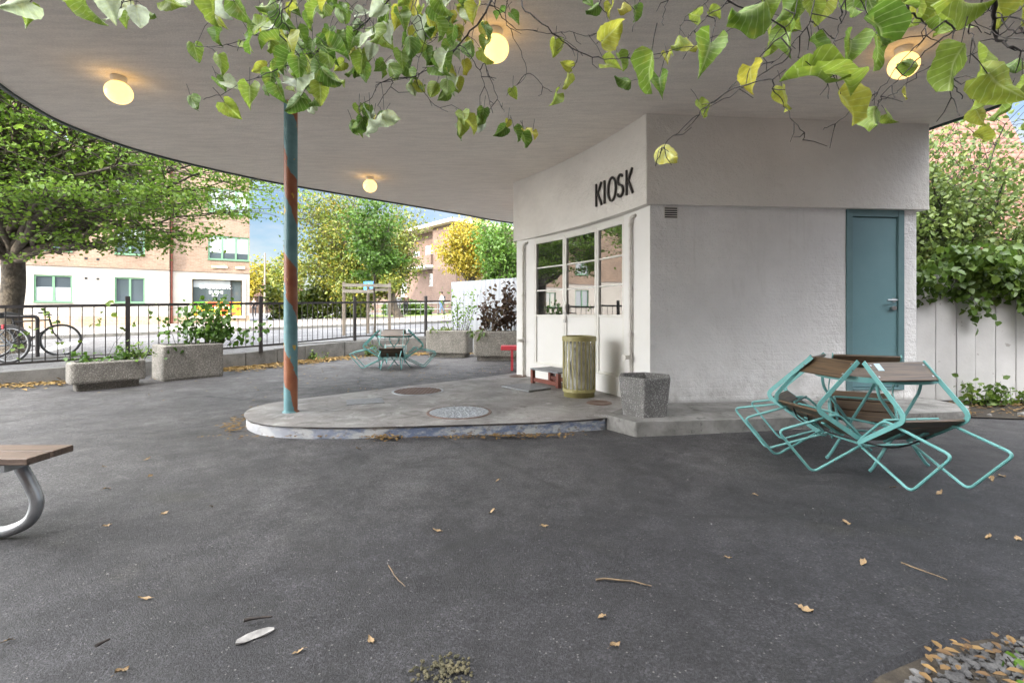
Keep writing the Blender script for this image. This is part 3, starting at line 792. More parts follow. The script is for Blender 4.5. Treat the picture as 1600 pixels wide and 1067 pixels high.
# canopy
out = [(-4.72,4.2),(-5.0,4.69),(-5.17,5.16),(-5.27,5.66),(-5.2,6.32),(-4.93,7.0),(-4.3,7.92),(-3.72,8.52),(-1.92,10.12),(-1.15,10.82),(0,11.85),(1.6,12.5),(3.2,11.6),(4.3,9.6),(4.75,7.4),(5.05,5.85),(5.27,4.96),(5.1,4.0),(4.3,3.25),(2.6,2.72),(.4,2.5),(-1.8,2.55),(-3.4,3.0),(-4.25,3.6)]
oc = [(p.x,p.y) for p in catmull([(x,y,0) for x,y in reversed(out)], 6, True)]
cb = MB(); cb.prism(oc, SOF, SOF+.24); canopy = cb.build('canopy','soffit',kiosk,fix=True)
fb = MB(); n = len(oc); inn_, out_ = [], []
for i,(x,y) in enumerate(oc):
    a, c_ = Vector(oc[i-1]), Vector(oc[(i+1) % n]); d_ = (c_-a).normalized(); n_ = Vector((d_.y,-d_.x))
    inn_.append(Vector((x,y))+n_*.003); out_.append(Vector((x,y))+n_*.04)
vs = [(p.x,p.y,SOF-.022) for p in inn_]+[(p.x,p.y,SOF-.022) for p in out_]+[(p.x,p.y,SOF+.27) for p in out_]+[(p.x,p.y,SOF+.27) for p in inn_]
fb.add(vs,[(k*n+i, k*n+(i+1)%n, ((k+1)%4)*n+(i+1)%n, ((k+1)%4)*n+i) for k in range(4) for i in range(n)])
fb.build('fascia','fascia',canopy,fix=True)
# painted column
CX, CY = -2.36, 5.12
pc = MB(); pc.lathe([(.068,.10),(.068,SOF+.01)],28,(0,0,0)); pc.lathe([(.085,.10),(.085,.112),(.069,.118)],28)
colo = pc.build('column','column',kiosk); colo.data.transform(Matrix.Translation((CX,CY,0)))
rebase(kiosk, (1.8,6.2,.1))
# the stripes wind round the column's own axis: its mesh keeps its own origin
colo.data.transform(Matrix.Translation((1.8-CX,6.2-CY,.1))); colo.location = (CX-1.8,CY-6.2,-.1)
# ceiling lamps
def lamp(x, y, label):
    t_ = thing('ceiling_lamp', label, 'lamp', (x,y,SOF), 0, 'globe lamps under the canopy')
    MB().lathe([(.0,-.001),(.062,-.001),(.066,-.012),(.058,-.05),(.052,-.062)],28).build('mount','white_paint',t_)
    MB().lathe([(.05,-.052)]+[(.112*math.sin(a),-.15+.104*math.cos(a)) for a in [R(27)+R(153)*i/16 for i in range(17)]],32).build('globe','globe',t_)
lamp(-3.74,4.565,'lit yellow globe lamp under the canopy, leftmost of the lamps above the tree')
lamp(-.137,3.81,'lit yellow globe lamp half hidden by hanging leaves near the middle')
lamp(-2.34,7.91,'small lit globe lamp near the far edge of the canopy beside the painted column')
lamp(3.32,4.07,'lit yellow globe lamp behind big lime leaves above the front wall')
lamp(.42,10.1,'lit globe lamp tucked behind the kiosk corner, only its glow showing')
# ------------------------------------------------------------------ folded garden chairs round a table
def chair_bar(side):
    """flat bar bent at the elbow: seat rail then back"""
    x = side*.232; ctl = rounded([(x,.38,.225),(x,0,.47),(x,.335,.805)], .07, 6, False); mb = MB()
    for a, b in zip(ctl[:-1], ctl[1:]): pass
    wd, th = .032, .007; L, Rr = [], []
    for i, p in enumerate(ctl):
        a = ctl[max(0,i-1)]; b = ctl[min(len(ctl)-1,i+1)]; d_ = (b-a).normalized(); n_ = Vector((0,-d_.z,d_.y))
        L.append(p+n_*wd/2); Rr.append(p-n_*wd/2)
    k = len(ctl); vs = [Vector((q.x+o,q.y,q.z)) for o in (-th/2,th/2) for q in L+Rr]; m_ = 2*k; fs = []
    for i in range(k-1):
        j = i+1; fs += [(i,j,k+j,k+i),(m_+i,m_+k+i,m_+k+j,m_+j),(i,m_+i,m_+j,j),(k+i,k+j,m_+k+j,m_+k+i)]
    fs += [(0,k,m_+k,m_),(k-1,m_+k-1,m_+2*k-1,2*k-1)]
    mb.add(vs, fs); return mb
def make_chair(label, sticker=False):
    t_ = thing('garden_chair', label, 'chair', group='turquoise chairs tipped against the tables')
    for s in (-1,1): chair_bar(s).build('side_frame','chair_teal',t_,fix=True)
    for s in (-1,1):
        x = s*.205
        MB().tube(rounded([(x,.20,.425),(x,-.265,.315),(x,.0,.010),(x,.425,.215)], .05, 5, True), .0095, 8, True).build('leg_loop','chair_teal',t_)
    cb = MB(); cb.tube([(-.205,.20,.425),(.205,.20,.425)],.0085,8); cb.tube(rounded([(-.23,.36,.21),(-.205,.415,.19),(.205,.415,.19),(.23,.36,.21)],.04,4,False),.0085,8)
    for s in (-1,1): cb.box((s*.09,.24,.292),(.035,.16,.012),Matrix.Rotation(-.575,3,'X'))
    cb.build('crossbar','chair_teal',t_)
    # slats lie on the flat bars
    ds = Vector((0,.38,-.245)).normalized(); ns = Vector((0,.245,.38)).normalized(); ms = Matrix((Vector((1,0,0)),ds,ns)).transposed()
    st = MB()
    for k in range(3):
        c_ = Vector((0,.02,.457))+ds*(.075+k*.125)+ns*.006; st.box(c_,(.455,.112,.018),ms)
    st.build('seat','wood_dark',t_,bevel=.004)
    db = Vector((0,.335,.335)).normalized(); nb = Vector((0,.335,-.335)).normalized(); mb_ = Matrix((Vector((1,0,0)),db,-nb)).transposed()
    bk = MB(); c_ = Vector((0,.335,.805))-db*.085+nb*.004; bk.box(c_,(.456,.165,.018),mb_); bo = bk.build('backrest','wood_dark',t_,bevel=.004)
    for s in (-1,1):
        for u in (-.05,.05):
            q = c_+Vector((s*.205,0,0))+db*u; MB().tube([q-nb*.0125,q-nb*.0095],.007,8).build('screw','galv',bo)
    if sticker:
        q = c_+Vector((-.15,0,0))+db*.035-nb*.0105; MB().box(q,(.045,.062,.002),mb_).build('sticker','sticker',t_)
    return t_
def make_table(label, loc, rz):
    t_ = thing('garden_table', label, 'table', loc, rz, 'round turquoise garden tables')
    tp = MB(); r = .375
    n = 9; w_ = 2*r/n
    for k in range(n):                                               # boards cut to a round top
        x0, x1 = -r+k*w_+.003, -r+(k+1)*w_-.003; top = []
        xs_ = [x0+(x1-x0)*i/3 for i in range(4)]
        yo = [math.sqrt(max(.0004,r*r-x*x)) for x in xs_]
        tp.prism([(x,-y) for x,y in zip(xs_,yo)]+[(x,y) for x,y in reversed(list(zip(xs_,yo)))], .672, .694)
    tp.build('tabletop','wood_grey',t_)
    rm = MB(); rm.lathe([(r+.004,.655),(r+.011,.655),(r+.011,.692),(r+.004,.692),(r+.004,.655)],48,smooth=False); rm.build('rim','chair_teal',t_)
    for k in range(4):
        a = PI/4+k*PI/2; c_, s_ = math.cos(a), math.sin(a)
        y = .19*(1 if k % 2 else -1); x = .27*(1 if k < 2 else -1); y2 = y+.022*(1 if k in (0,3) else -1)
        MB().tube(rounded([(x*.75,y2,.672),(x,y2,.655),(x*.92,y2,.56),(-x*.9,y2,.03),(-x*1.02,y2,.012)],.04,5,False),.011,8).build('leg','chair_teal',t_)
    MB().tube([(0,-.22,.30),(0,.22,.30)],.010,8).build('crossbar','chair_teal',t_)
    return t_
near = Vector((2.80,3.72,0)); proto = make_chair('a', True); plain = None
def put(src, ctr, ang, rad, label, z=0.):
    """ang: which way the chair's legs point out from the table"""
    c_ = src; o = Vector((math.cos(R(ang)),math.sin(R(ang)),0)); c_.location = ctr+o*rad+Vector((0,0,z)); c_.rotation_euler = (0,0,R(ang+90)); c_['label'] = label; return c_
make_table('round wooden table with turquoise rim in front of the blue grey door', near, R(18))
put(proto, near, -84, .63, 'turquoise folding chair with a small sticker on its backrest, nearest the camera'); proto.location = (2.755,3.09,0)
p2 = make_chair('b')
put(p2, near, 186, .63, 'turquoise folding chair tipped against the left side of the table by the door'); p2.location.x -= .035
put(copy_tree(p2), near, 136, .70, 'turquoise folding chair at the back left of the table by the door')
put(copy_tree(p2), near, 62, .64, 'turquoise folding chair leaning over the back of the table before the blue grey door')
cb = MB(); pts = [at(1238,628,3.75),at(1245,650,3.8),at(1263,660,3.75),at(1262,640,3.7),at(1290,672,3.6),at(1340,688,3.45),at(1395,699,3.32),at(1440,688,3.4),at(1466,676,3.5)]
cb.tube(catmull(pts,6),.0065,6); o = cb.build('cable','cable'); rebase_mesh(o, at(1340,688,3.45)); tag(o,'black security cable looped through the turquoise chairs near the kiosk','cable')
far = Vector((-2.52,10.25,0))
make_table('far round table with turquoise rim standing near the black fence', far, R(50))
for a_, l_ in ((-82,'far turquoise chair with its dark back board turned to the kiosk yard'),(12,'far turquoise chair leaning on the right side of the table near the concrete tub'),(100,'far turquoise chair at the back of the table, next to the fence'),(190,'far turquoise chair leaning on the left side of the table by the leaf litter')):
    put(copy_tree(p2), far, a_, .63, l_)

# ------------------------------------------------------------------ things on the platform
Z0 = .104
t_ = thing('litter_bin','olive slatted litter bin full of bags before the glazed front','litter bin',(.855,6.12,Z0))
r = .205
for k in range(24):
    a = 2*PI*k/24; m = Matrix.Rotation(a,3,'Z')
    MB().box((r*math.cos(a),r*math.sin(a),.40),(.007,.020,.68),m).build('slat','bin_green',t_)
MB().lathe([(r+.005,.70),(r+.012,.70),(r+.012,.755),(r-.03,.765),(r-.03,.745),(r+.005,.74),(r+.005,.70)],36,smooth=False).build('rim','bin_green',t_)
MB().lathe([(.0,.0),(r-.01,.0),(r-.01,.10),(r+.004,.105),(r+.004,.065)],32).build('base','bin_green',t_)
bg_ = MB(); prof = [(.15,.08),(.182,.15),(.175,.3),(.185,.42),(.17,.55),(.18,.64),(.12,.68),(.0,.66)]
n = 30; vs = []
for rr, z in prof:
    for j in range(n):
        q = rr*(1+.09*math.sin(5*j*2*PI/n+z*19)+.05*rng.gauss(0,1)); a = 2*PI*j/n; vs.append((min(q,.192)*math.cos(a),min(q,.192)*math.sin(a),z+.012*rng.gauss(0,1)))
bg_.add(vs,[(i*n+j,i*n+(j+1)%n,(i+1)*n+(j+1)%n,(i+1)*n+j) for i in range(len(prof)-1) for j in range(n)],0,True)
bg_.build('bag','bin_bag',t_)
# step box with a grating and a loose grate plate
q0 = lowc(.70)+NO*.25; q1 = lowc(.50)+NO*.22; ux = (q1-q0).normalized(); rz = math.atan2(ux.y,ux.x); mid = (q0+q1)/2+NO*.0
t_ = thing('door_step','rust red wooden step with a grey grating top at the glazed door','step',(mid.x,mid.y,Z0),rz)
sl_, sd = .66, .40; f_ = MB()
for sx in (-1,1):
    for sy in (-1,1): MB().box((sx*(sl_/2-.03),sy*(sd/2-.03),.10),(.055,.055,.20)).build('leg','red_wood',t_,bevel=.004)
for sy in (-1,1): MB().box((0,sy*(sd/2-.03),.055),(sl_-.12,.03,.06)).build('rail','red_wood',t_,bevel=.004)
gb = MB(); gb.box((0,0,.214),(sl_,sd,.022)); gb.build('tread','grating',t_,bevel=.004)
o = MB().box((0,0,.012),(.58,.42,.022)).build('grate_plate','grating',bevel=.004); m2 = mid+NO*.46+Vector((-.02,-.15)); o.location = (m2.x,m2.y,Z0); o.rotation_euler = (0,0,rz+.1)
tag(o,'flat grey grating plate lying in front of the rust red step','grating')
# hexagonal planter
def ring(n, r, z, ph=0): return [(r*math.cos(2*PI*i/n+ph), r*math.sin(2*PI*i/n+ph), z) for i in range(n)]
def stack(mb, rings, mi=0, cap0=True, cap1=False):
    n = len(rings[0]); vs = [p for r_ in rings for p in r_]
    mb.add(vs,[(i*n+j,i*n+(j+1)%n,(i+1)*n+(j+1)%n,(i+1)*n+j) for i in range(len(rings)-1) for j in range(n)],mi)
    if cap0: mb.add(rings[0],[tuple(range(n-1,-1,-1))],mi)
    if cap1: mb.add(rings[-1],[tuple(range(n))],mi)
t_ = thing('concrete_planter','empty hexagonal tapered concrete planter at the kiosk corner','planter',(1.36,4.93,.128),R(14))
hp_ = MB(); stack(hp_,[ring(6,.245,0),ring(6,.288,.375),ring(6,.29,.39),ring(6,.246,.39),ring(6,.23,.32)]); hp_.build('pot','aggregate_grey',t_,bevel=.010)
MB().add([(0,0,0)],[]); so_ = MB(); stack(so_,[ring(6,.225,.29),ring(6,.232,.335)],cap1=True); so_.build('soil','soil',t_)
# manhole covers, pits, patched square
def manhole(x,y,r,label,mat,kind):
    t_ = thing('manhole_cover',label,'manhole cover',(x,y,.104))
    MB().lathe([(r*.93,.001),(r*.93,.006),(r,.006),(r+.006,.0)],48,smooth=False).build('ring','iron' if kind=='tread' else 'iron_pale',t_)
    c_ = MB(); c_.lathe([(0,.0035),(r*.925,.0035),(r*.925,-.002)],48,smooth=False)
    lid = c_.build('lid','vent_dark' if kind=='grate' else mat,t_)
    rb = MB(); n = 13 if kind == 'grate' else 17; R_ = r*.92
    for k in range(n):
        v = -R_+2*R_*(k+.5)/n; h_ = math.sqrt(max(0,R_*R_-v*v))
        if kind == 'grate': rb.box((0,v,.004),(2*h_,R_*.075,.006)); 
        else:
            m_ = max(1,int(2*h_/(2*R_/n)))
            for q in range(m_):
                u = -h_+2*h_*(q+.5)/m_
                if (q+k)%2: rb.box((u,v,.0045),(R_*.10,R_*.03,.004),.78)
                else: rb.box((u,v,.0045),(R_*.10,R_*.03,.004),-.78)
    if kind == 'grate':
        for k in range(n):
            v = -R_+2*R_*(k+.5)/n; h_ = math.sqrt(max(0,R_*R_-v*v)); rb.box((v,0,.0035),(R_*.05,2*h_,.006))
    rb.build('tread',mat,lid)
manhole(-.56,5.10,.34,'pale worn round manhole cover near the front edge of the platform','iron_pale','tread')
manhole(-1.27,6.48,.34,'rusty round drain grate set in the platform behind the pale cover','iron','grate')
o = MB().box((0,0,.002),(.42,.34,.006)).build('access_cover','grating'); o.location=(-1.75,5.72,.104); o.rotation_euler=(0,0,.35); tag(o,'small grey square access cover in the concrete by the column','cover')
for x,y,l_ in ((.10,8.0,'small round open drain ring at the far kiosk corner'),(1.02,5.62,'small round drain pit beside the litter bin')):
    o = MB().lathe([(.0,.003),(.09,.003),(.10,.012),(.135,.012),(.15,.0)],24).build('drain_ring','iron'); o.location=(x,y,.104); tag(o,l_,'drain ring')
# ------------------------------------------------------------------ concrete tubs by the fence
def tub(label, loc, rz, w_, d_, h_, foot=True, rad=.08, mat='aggregate'):
    t_ = thing('concrete_tub',label,'planter',loc,rz,'aggregate concrete tubs along the fence'); b = MB(); f0 = .09 if foot else 0
    def rg(dw, z, r_=rad): return [(x,y,z) for x,y in rrect(w_-dw,d_-dw,max(.01,r_-dw*.3),4)]
    rs_ = [rg(.015,f0+.015),rg(0,f0+.04),rg(0,h_-.02),rg(.03,h_),rg(.16,h_),rg(.18,h_-.10)]
    if not foot: rs_[0] = rg(.02,0.)
    stack(b, rs_); b.build('tub',mat,t_)
    if foot: fm = MB(); stack(fm,[rg(.16,-.01),rg(.14,f0+.016)],cap1=True); fm.build('foot',mat,t_)
    sm = MB(); sm.add(rg(.165,h_-.075),[tuple(range(len(rg(.165,0))))]); sm.build('soil','soil',t_)
    return t_
at_tub = {}
tub('low long concrete tub on a recessed foot, with straggly plants, nearest the bicycles',(-6.33,7.50,0),R(50),.92,.44,.42,True,.09)
tub('tall square concrete tub with a tall green vine, second from the bicycles',(-5.82,8.63,0),R(52),.94,.64,.61,False,.06)
tub('concrete tub with a thin green shrub before the corrugated fence',(-1.68,12.95,0),R(-8),1.16,.70,.70,True,.12)
tub('concrete tub with a bronze leaved shrub, partly behind the kiosk corner',(-.22,12.0,0),R(-10),1.38,.72,.72,True,.10)
# ------------------------------------------------------------------ black railing
FP = [(-13.0,3.6),(-10.4,5.9),(-8.72,7.42),(-6.98,8.72),(-5.55,10.6),(-4.30,13.12),(-2.56,14.25),(-1.86,14.45)]
t_ = thing('railing','black metal railing with thin upright bars on the yard kerb','fence',(-5.55,10.6,0.33))
org = Vector((-5.55,10.6,.33)); nb_ = 0
def loc_(x,y,z): return (x-org.x,y-org.y,z-org.z)
for i,(x,y) in enumerate(FP[:-1]):
    z = S(x,y); MB().box(loc_(x,y,z+.60),(.07,.07,1.24),.7).build('post','black_metal',t_)
    x2,y2 = FP[i+1]; L = math.hypot(x2-x,y2-y); zt = lambda u: S(x+(x2-x)*u,y+(y2-y)*u)
    MB().bar(loc_(x,y,zt(0)+1.06),loc_(x2,y2,zt(1)+1.06),.045,.05).build('top_rail','black_metal',t_)
    MB().bar(loc_(x,y,zt(0)+.13),loc_(x2,y2,zt(1)+.13),.03,.035).build('bottom_rail','black_metal',t_)
    n = int(L/.150)
    for k in range(1,n):
        u = k/n; q = (x+(x2-x)*u,y+(y2-y)*u); zz = zt(u)
        if i < 1: continue
        nb_ += 1; MB().tube([loc_(q[0],q[1],zz+.14),loc_(q[0],q[1],zz+1.045)],.0085,5,caps=False).build('bar','black_metal',t_)
# ------------------------------------------------------------------ red bench, picnic bench
t_ = thing('red_bench','bright red bench end sticking out behind the kiosk corner','bench',(.55,9.85,0))
MB().box((0,0,.45),(1.55,.34,.085)).build('seat','bench_red',t_,bevel=.01)
for s in (-1,1): MB().box((s*.55,0,.2),(.05,.26,.41)).build('leg','bench_red',t_)
t_ = thing('picnic_bench','brown plank bench on a bent galvanised tube leg, cut by the frame','bench',(-3.2,2.46,0))
pb_ = MB()
for k,(y0,y1) in enumerate(((2.335,2.455),(2.467,2.585))): 
    MB().box(((-2.36-4.2)/2+3.2,(y0+y1)/2-2.46,.428),(4.2-2.36,y1-y0,.034)).build('plank','wood_bench',t_,bevel=.004)
MB().box((.70,0,.392),(.05,.24,.036)).build('bracket','galv',t_,bevel=.003)
MB().tube(catmull([(.66,0,.40),(.685,0,.36),(.735,0,.27),(.765,0,.185),(.735,0,.10),(.655,0,.05),(.54,0,.030),(.2,0,.030),(-.9,0,.03)],6),.029,14).build('leg','galv',t_)
# ------------------------------------------------------------------ bicycles and hoop
def wheel(parent, c_, r=.335):
    w_ = thing('wheel',None,None); w_.parent = parent; w_.location = c_
    MB().tube([(r*math.cos(2*PI*i/40),0,r*math.sin(2*PI*i/40)) for i in range(40)],.019,8,True).build('tyre','tyre',w_)
    b = MB(); b.tube([((r-.028)*math.cos(2*PI*i/40),0,(r-.028)*math.sin(2*PI*i/40)) for i in range(40)],.009,6,True)
    for i in range(20):
        a = 2*PI*i/20; b.tube([(0,.02*(-1)**i,0),((r-.03)*math.cos(a),0,(r-.03)*math.sin(a))],.0018,3,caps=False)
    b.tube([(0,-.045,0),(0,.045,0)],.02,8); b.build('rim','galv',w_)
def bicycle(label, loc, rz, framemat, lean=0., guard=False):
    """runs along x: front wheel at +x"""
    t_ = thing('bicycle',label,'bicycle',loc,rz); t_.rotation_euler = (lean,0,rz)
    wheel(t_,(-.52,0,.355)); wheel(t_,(.52,0,.355))
    f = MB(); bb, st, hd, hb = (-.08,0,.29),(-.22,0,.76),(.34,0,.80),(.37,0,.66)
    f.tube([bb,st],.016,8); f.tube([st,hd],.016,8); f.tube([bb,hb],.019,8); f.tube([hd,hb],.02,8)
    for s in (-1,1): f.tube([(-.08,.03*s,.29),(-.52,.055*s,.355)],.010,6); f.tube([(-.21,.02*s,.73),(-.52,.055*s,.355)],.008,6)
    f.build('frame',framemat,t_)
    k = MB()
    for s in (-1,1): k.tube([(.372,.03*s,.66),(.40,.05*s,.52),(.52,.055*s,.355)],.012,6)
    k.tube([(.34,0,.80),(.325,0,.90)],.014,8); k.build('fork','black_metal',t_)
    h = MB(); h.tube(catmull([(.26,-.30,.93),(.33,-.2,.93),(.35,0,.915),(.33,.2,.93),(.26,.30,.93)],5),.012,8)
    for s in (-1,1): h.tube([(.30,.27*s,.93),(.37,.24*s,.90)],.006,5); h.tube([(.26,.30*s,.93),(.20,.31*s,.925)],.016,8)
    h.build('handlebar','black_metal',t_)
    sd_ = MB(); sd_.tube([(-.22,0,.76),(-.245,0,.90)],.013,8); sd_.tube([(-.38,0,.915),(-.30,0,.92),(-.20,0,.915),(-.10,0,.905)],[.055,.06,.035,.018],10); sd_.build('saddle','tyre',t_)
    c_ = MB(); c_.tube([(-.08+.09*math.cos(2*PI*i/20),.05,.29+.09*math.sin(2*PI*i/20)) for i in range(20)],.007,5,True); c_.bar((-.08,.06,.29),(.08,.06,.24),.015,.02); c_.box((.09,.10,.24),(.08,.09,.02)); c_.bar((-.08,-.06,.29),(-.24,-.06,.34),.015,.02); c_.box((-.25,-.10,.34),(.08,.09,.02))
    c_.tube([(-.08,.05,.375),(-.52,.05,.40)],.005,4); c_.tube([(-.08,.05,.205),(-.50,.05,.28)],.005,4); c_.lathe([(.0,-.01),(.05,-.01),(.05,.01),(0,.01)],14)
    c_.build('drivetrain','black_metal',t_)
    if guard:
        for cx in (-.52,.52): MB().tube([(cx+.37*math.cos(a),0,.355+.37*math.sin(a)) for a in [R(10)+R(160)*i/14 for i in range(15)]],.014,6).build('mudguard','black_metal',t_)
        MB().box((-.42,0,.70),(.03,.06,.08)).build('rear_light','bench_red',t_)
M['bike_grey'] = noisy('grey blue bike paint',(.07,.09,.12),(.10,.13,.16),8,.35,0)
M['bike_black'] = noisy('black bike paint',(.012,.012,.014),(.02,.02,.022),8,.35,0)
bicycle('grey bicycle with mudguards locked behind the railing, its rear wheel in view',(-10.12,9.05,S(-10.1,9.1)),R(192),'bike_grey',R(3),True)
bicycle('black bicycle leaning on the dark hoop beside the tree trunk',(-10.35,10.25,S(-10.4,10)),R(36),'bike_black',R(-4))
o = MB().tube(rounded([(-.55,0,-.1),(-.55,0,.88),(.55,0,.88),(.55,0,-.1)],.07,5,False),.036,10).build('bicycle_hoop','black_metal'); o.location = (-10.35,9.72,S(-10.35,9.72)); o.rotation_euler=(0,0,R(28)); tag(o,'dark metal parking hoop in front of the tree trunk','bike rack')
# ------------------------------------------------------------------ buildings
def facade(mb, x0, x1, z0, z1, y, holes, reveal=.12, mi=0):
    """a wall face along x with rectangular holes and their reveals"""
    xs = sorted({x0,x1,*[v for h in holes for v in (h[0],h[1]) if x0 < v < x1]}); zs = sorted({z0,z1,*[v for h in holes for v in (h[2],h[3]) if z0 < v < z1]})
    for a,b in zip(xs[:-1],xs[1:]):
        for c_,d_ in zip(zs[:-1],zs[1:]):
            mx, mz = (a+b)/2,(c_+d_)/2
            if any(h[0] < mx < h[1] and h[2] < mz < h[3] for h in holes): continue
            mb.add([(a,y,c_),(b,y,c_),(b,y,d_),(a,y,d_)],[(0,1,2,3)],mi)
    for a,b,c_,d_ in holes:
        c1, d1 = max(c_,z0), min(d_,z1)
        if c1 >= d1: continue
        r_ = y+reveal
        mb.add([(a,y,c1),(a,r_,c1),(a,r_,d1),(a,y,d1)],[(0,1,2,3)],mi); mb.add([(b,y,c1),(b,r_,c1),(b,r_,d1),(b,y,d1)],[(3,2,1,0)],mi)
        if c_ >= z0: mb.add([(a,y,c_),(b,y,c_),(b,r_,c_),(a,r_,c_)],[(0,1,2,3)],mi)
        if d_ <= z1: mb.add([(a,y,d_),(b,y,d_),(b,r_,d_),(a,r_,d_)],[(3,2,1,0)],mi)
def window(parent, h, y, lights=2, fm='green_frame', blind=None, fw_=.07, name='window', pane='glass_far'):
    a,b,c_,d_ = h; f = MB(); yy = y+.085
    f.box((a+fw_/2,yy,(c_+d_)/2),(fw_,.07,d_-c_)); f.box((b-fw_/2,yy,(c_+d_)/2),(fw_,.07,d_-c_))
    f.box(((a+b)/2,yy,c_+fw_/2),(b-a-2*fw_,.068,fw_)); f.box(((a+b)/2,yy,d_-fw_/2),(b-a-2*fw_,.068,fw_))
    for k in range(1,lights):
        x = a+(b-a)*k/lights; f.box((x,yy,(c_+d_)/2),(fw_*1.3,.066,d_-c_-2*fw_))
    o = f.build(name,fm,parent)
    MB().box(((a+b)/2,y+.10,(c_+d_)/2),(b-a-fw_,.01,d_-c_-fw_)).build('pane',pane,o)
    MB().box(((a+b)/2,y-.02,c_-.02),(b-a+.06,.10,.035)).build('sill',fm,o)
    if blind:
        MB().box(((a+b)/2,y+.092,c_+fw_+(d_-c_)*(blind[0]+blind[1])/2),(b-a-2*fw_,.004,(d_-c_)*(blind[1]-blind[0]))).build('blind','curtain',o)
    return o
bz = S(RB.x,RB.y)
flats = thing('apartment_building','tan brick flats with cream ground floor and green windows across the street','building',(RB.x,RB.y,bz),math.atan2(XH.y,XH.x))
LB, SETB = -3.92, -.30
gfL = [(-9.38,-7.95,1.16,2.51),(-6.28,-5.0,1.16,2.51),(-12.9,-11.4,1.16,2.51),(-16.2,-14.9,1.16,2.51),(-19.6,-18.2,1.16,2.51),(-23,-21.6,1.16,2.51)]
upL = [(a,b,z,z+1.4) for a,b,_,_ in gfL for z in (3.73,6.5,9.3)]
shop = (-2.88,-.39,.45,2.56)
upR = [(-2.11,-.02,z,z+1.4) for z in (3.73,6.5,9.3)]
# cream ground floor, plinth, brick above
b = MB(); facade(b,-27,LB,.45,3.03,SETB,gfL); facade(b,LB,0,.45,3.03,0,[shop],.22)
b.add([(LB,SETB,.45),(LB,0,.45),(LB,0,3.03),(LB,SETB,3.03)],[(0,1,2,3)]); b.add([(0,0,.45),(0,10,.45),(0,10,3.03),(0,0,3.03)],[(0,1,2,3)])
b.build('ground_floor_wall','plaster',flats)
b = MB(); b.add([(-27,SETB,-.8),(LB,SETB,-.8),(LB,SETB,.45),(-27,SETB,.45)],[(0,1,2,3)]); b.add([(LB,0,-.8),(0,0,-.8),(0,0,.45),(LB,0,.45)],[(0,1,2,3)]); b.add([(0,0,-.8),(0,10,-.8),(0,10,.45),(0,0,.45)],[(0,1,2,3)]); b.add([(LB,SETB,-.8),(LB,0,-.8),(LB,0,.45),(LB,SETB,.45)],[(0,1,2,3)])
b.build('plinth','plinth',flats)
TOP = 12.2
b = MB(); facade(b,-13.8,LB,3.03,TOP,SETB,[h for h in upL if h[0] > -13.8]); facade(b,-27,-13.8,3.03,6.0,SETB,[h for h in upL if h[1] < -13.8 and h[3] < 6])
facade(b,LB,0,3.03,TOP,0,upR)
b.add([(LB,SETB,3.03),(LB,0,3.03),(LB,0,TOP),(LB,SETB,TOP)],[(0,1,2,3)]); b.add([(0,0,3.03),(0,10,3.03),(0,10,TOP),(0,0,TOP)],[(0,1,2,3)]); b.add([(-13.8,SETB,6),(-13.8,10,6),(-13.8,10,TOP),(-13.8,SETB,TOP)],[(3,2,1,0)])
b.build('brick_wall','brick_tan',flats)
b = MB(); b.box((-15.45+.0,SETB-.03,3.03),(23.1,.07,.10)); b.box((LB/2,-.03,3.03),(-LB,.07,.10)); b.build('string_course','brick_tan',flats)
b = MB(); b.box((-6.9,4.8,TOP+.12),(14.4,11,.24)); b.box((-20.4,4.6,6.12),(13.3,11.2,.22)); ev = b.build('eaves','white_paint',flats)
b = MB(); b.prism([(-27,-.6),(-13.8,-.6),(-13.8,5),(-27,5)],0,0,z0f=lambda x,y: 6.24,z1f=lambda x,y: 6.26+.75*(y+.6)*.75); b.build('roof','terracotta',flats)
for i,h in enumerate(gfL): window(flats,h,SETB,2,blind=(0,.5) if i in (0,2) else None)
for h in upL:
    if h[0] > -13.8 or h[3] < 6: window(flats,h,SETB,2,blind=(.5,1) if rng.random() < .4 else None)
for h in upR: window(flats,h,0,3,blind=(.25,1))
b = MB(); b.tube([(LB+.09,-.10,1.1),(LB+.09,-.10,TOP)],.05,8); b.tube([(LB+.09,-.10,-.2),(LB+.09,-.10,1.1)],.06,8); b.build('downpipe','red_wood',flats)
for x,z in ((-7.42,2.95-.55),(-6.95,2.95-.57),(-7.42,3.42),(-6.95,3.40)): MB().box((x,SETB-.004,z),(.12,.012,.12)).build('vent','vent_dark',flats)
# shop front with its lettering
shf = MB(); a,b2_,c_,d_ = shop
for bx_ in (((a-.08),(c_+d_)/2,.16,d_-c_+.3),((b2_+.08),(c_+d_)/2,.16,d_-c_+.3)): shf.box((bx_[0],-.05,bx_[1]),(bx_[2],.14,bx_[3]))
shf.box(((a+b2_)/2,-.05,d_+.075),(b2_-a,.138,.15)); shf.box(((a+b2_)/2,-.05,c_-.075),(b2_-a,.138,.15)); 
shw = shf.build('shop_window','cream_frame',flats)
sf2 = MB(); x = -.95; sf2.box((x,.12,(c_+d_)/2),(.06,.06,d_-c_)); sf2.box((a+.03,.12,(c_+d_)/2),(.06,.06,d_-c_)); sf2.box((b2_-.03,.12,(c_+d_)/2),(.06,.06,d_-c_)); sf2.build('mullion','letter',shw)
t = NT('shop glass'); t.set('Base Color',(.06,.075,.08)); t.set('Roughness',.04); t.set('IOR',1.8); M['shop_glass'] = t.m
MB().box(((a+b2_)/2,.15,(c_+d_)/2),(b2_-a,.01,d_-c_)).build('pane','shop_glass',shw)
MB().box(((a+x)/2,.141,d_-.25),(x-a-.1,.004,.42)).build('blind','curtain',shw)
t = NT('food poster')
vc = t.voro(4.2,'Color',t.scale(1,1,1.3)); s_ = t.sep(vc)[0]
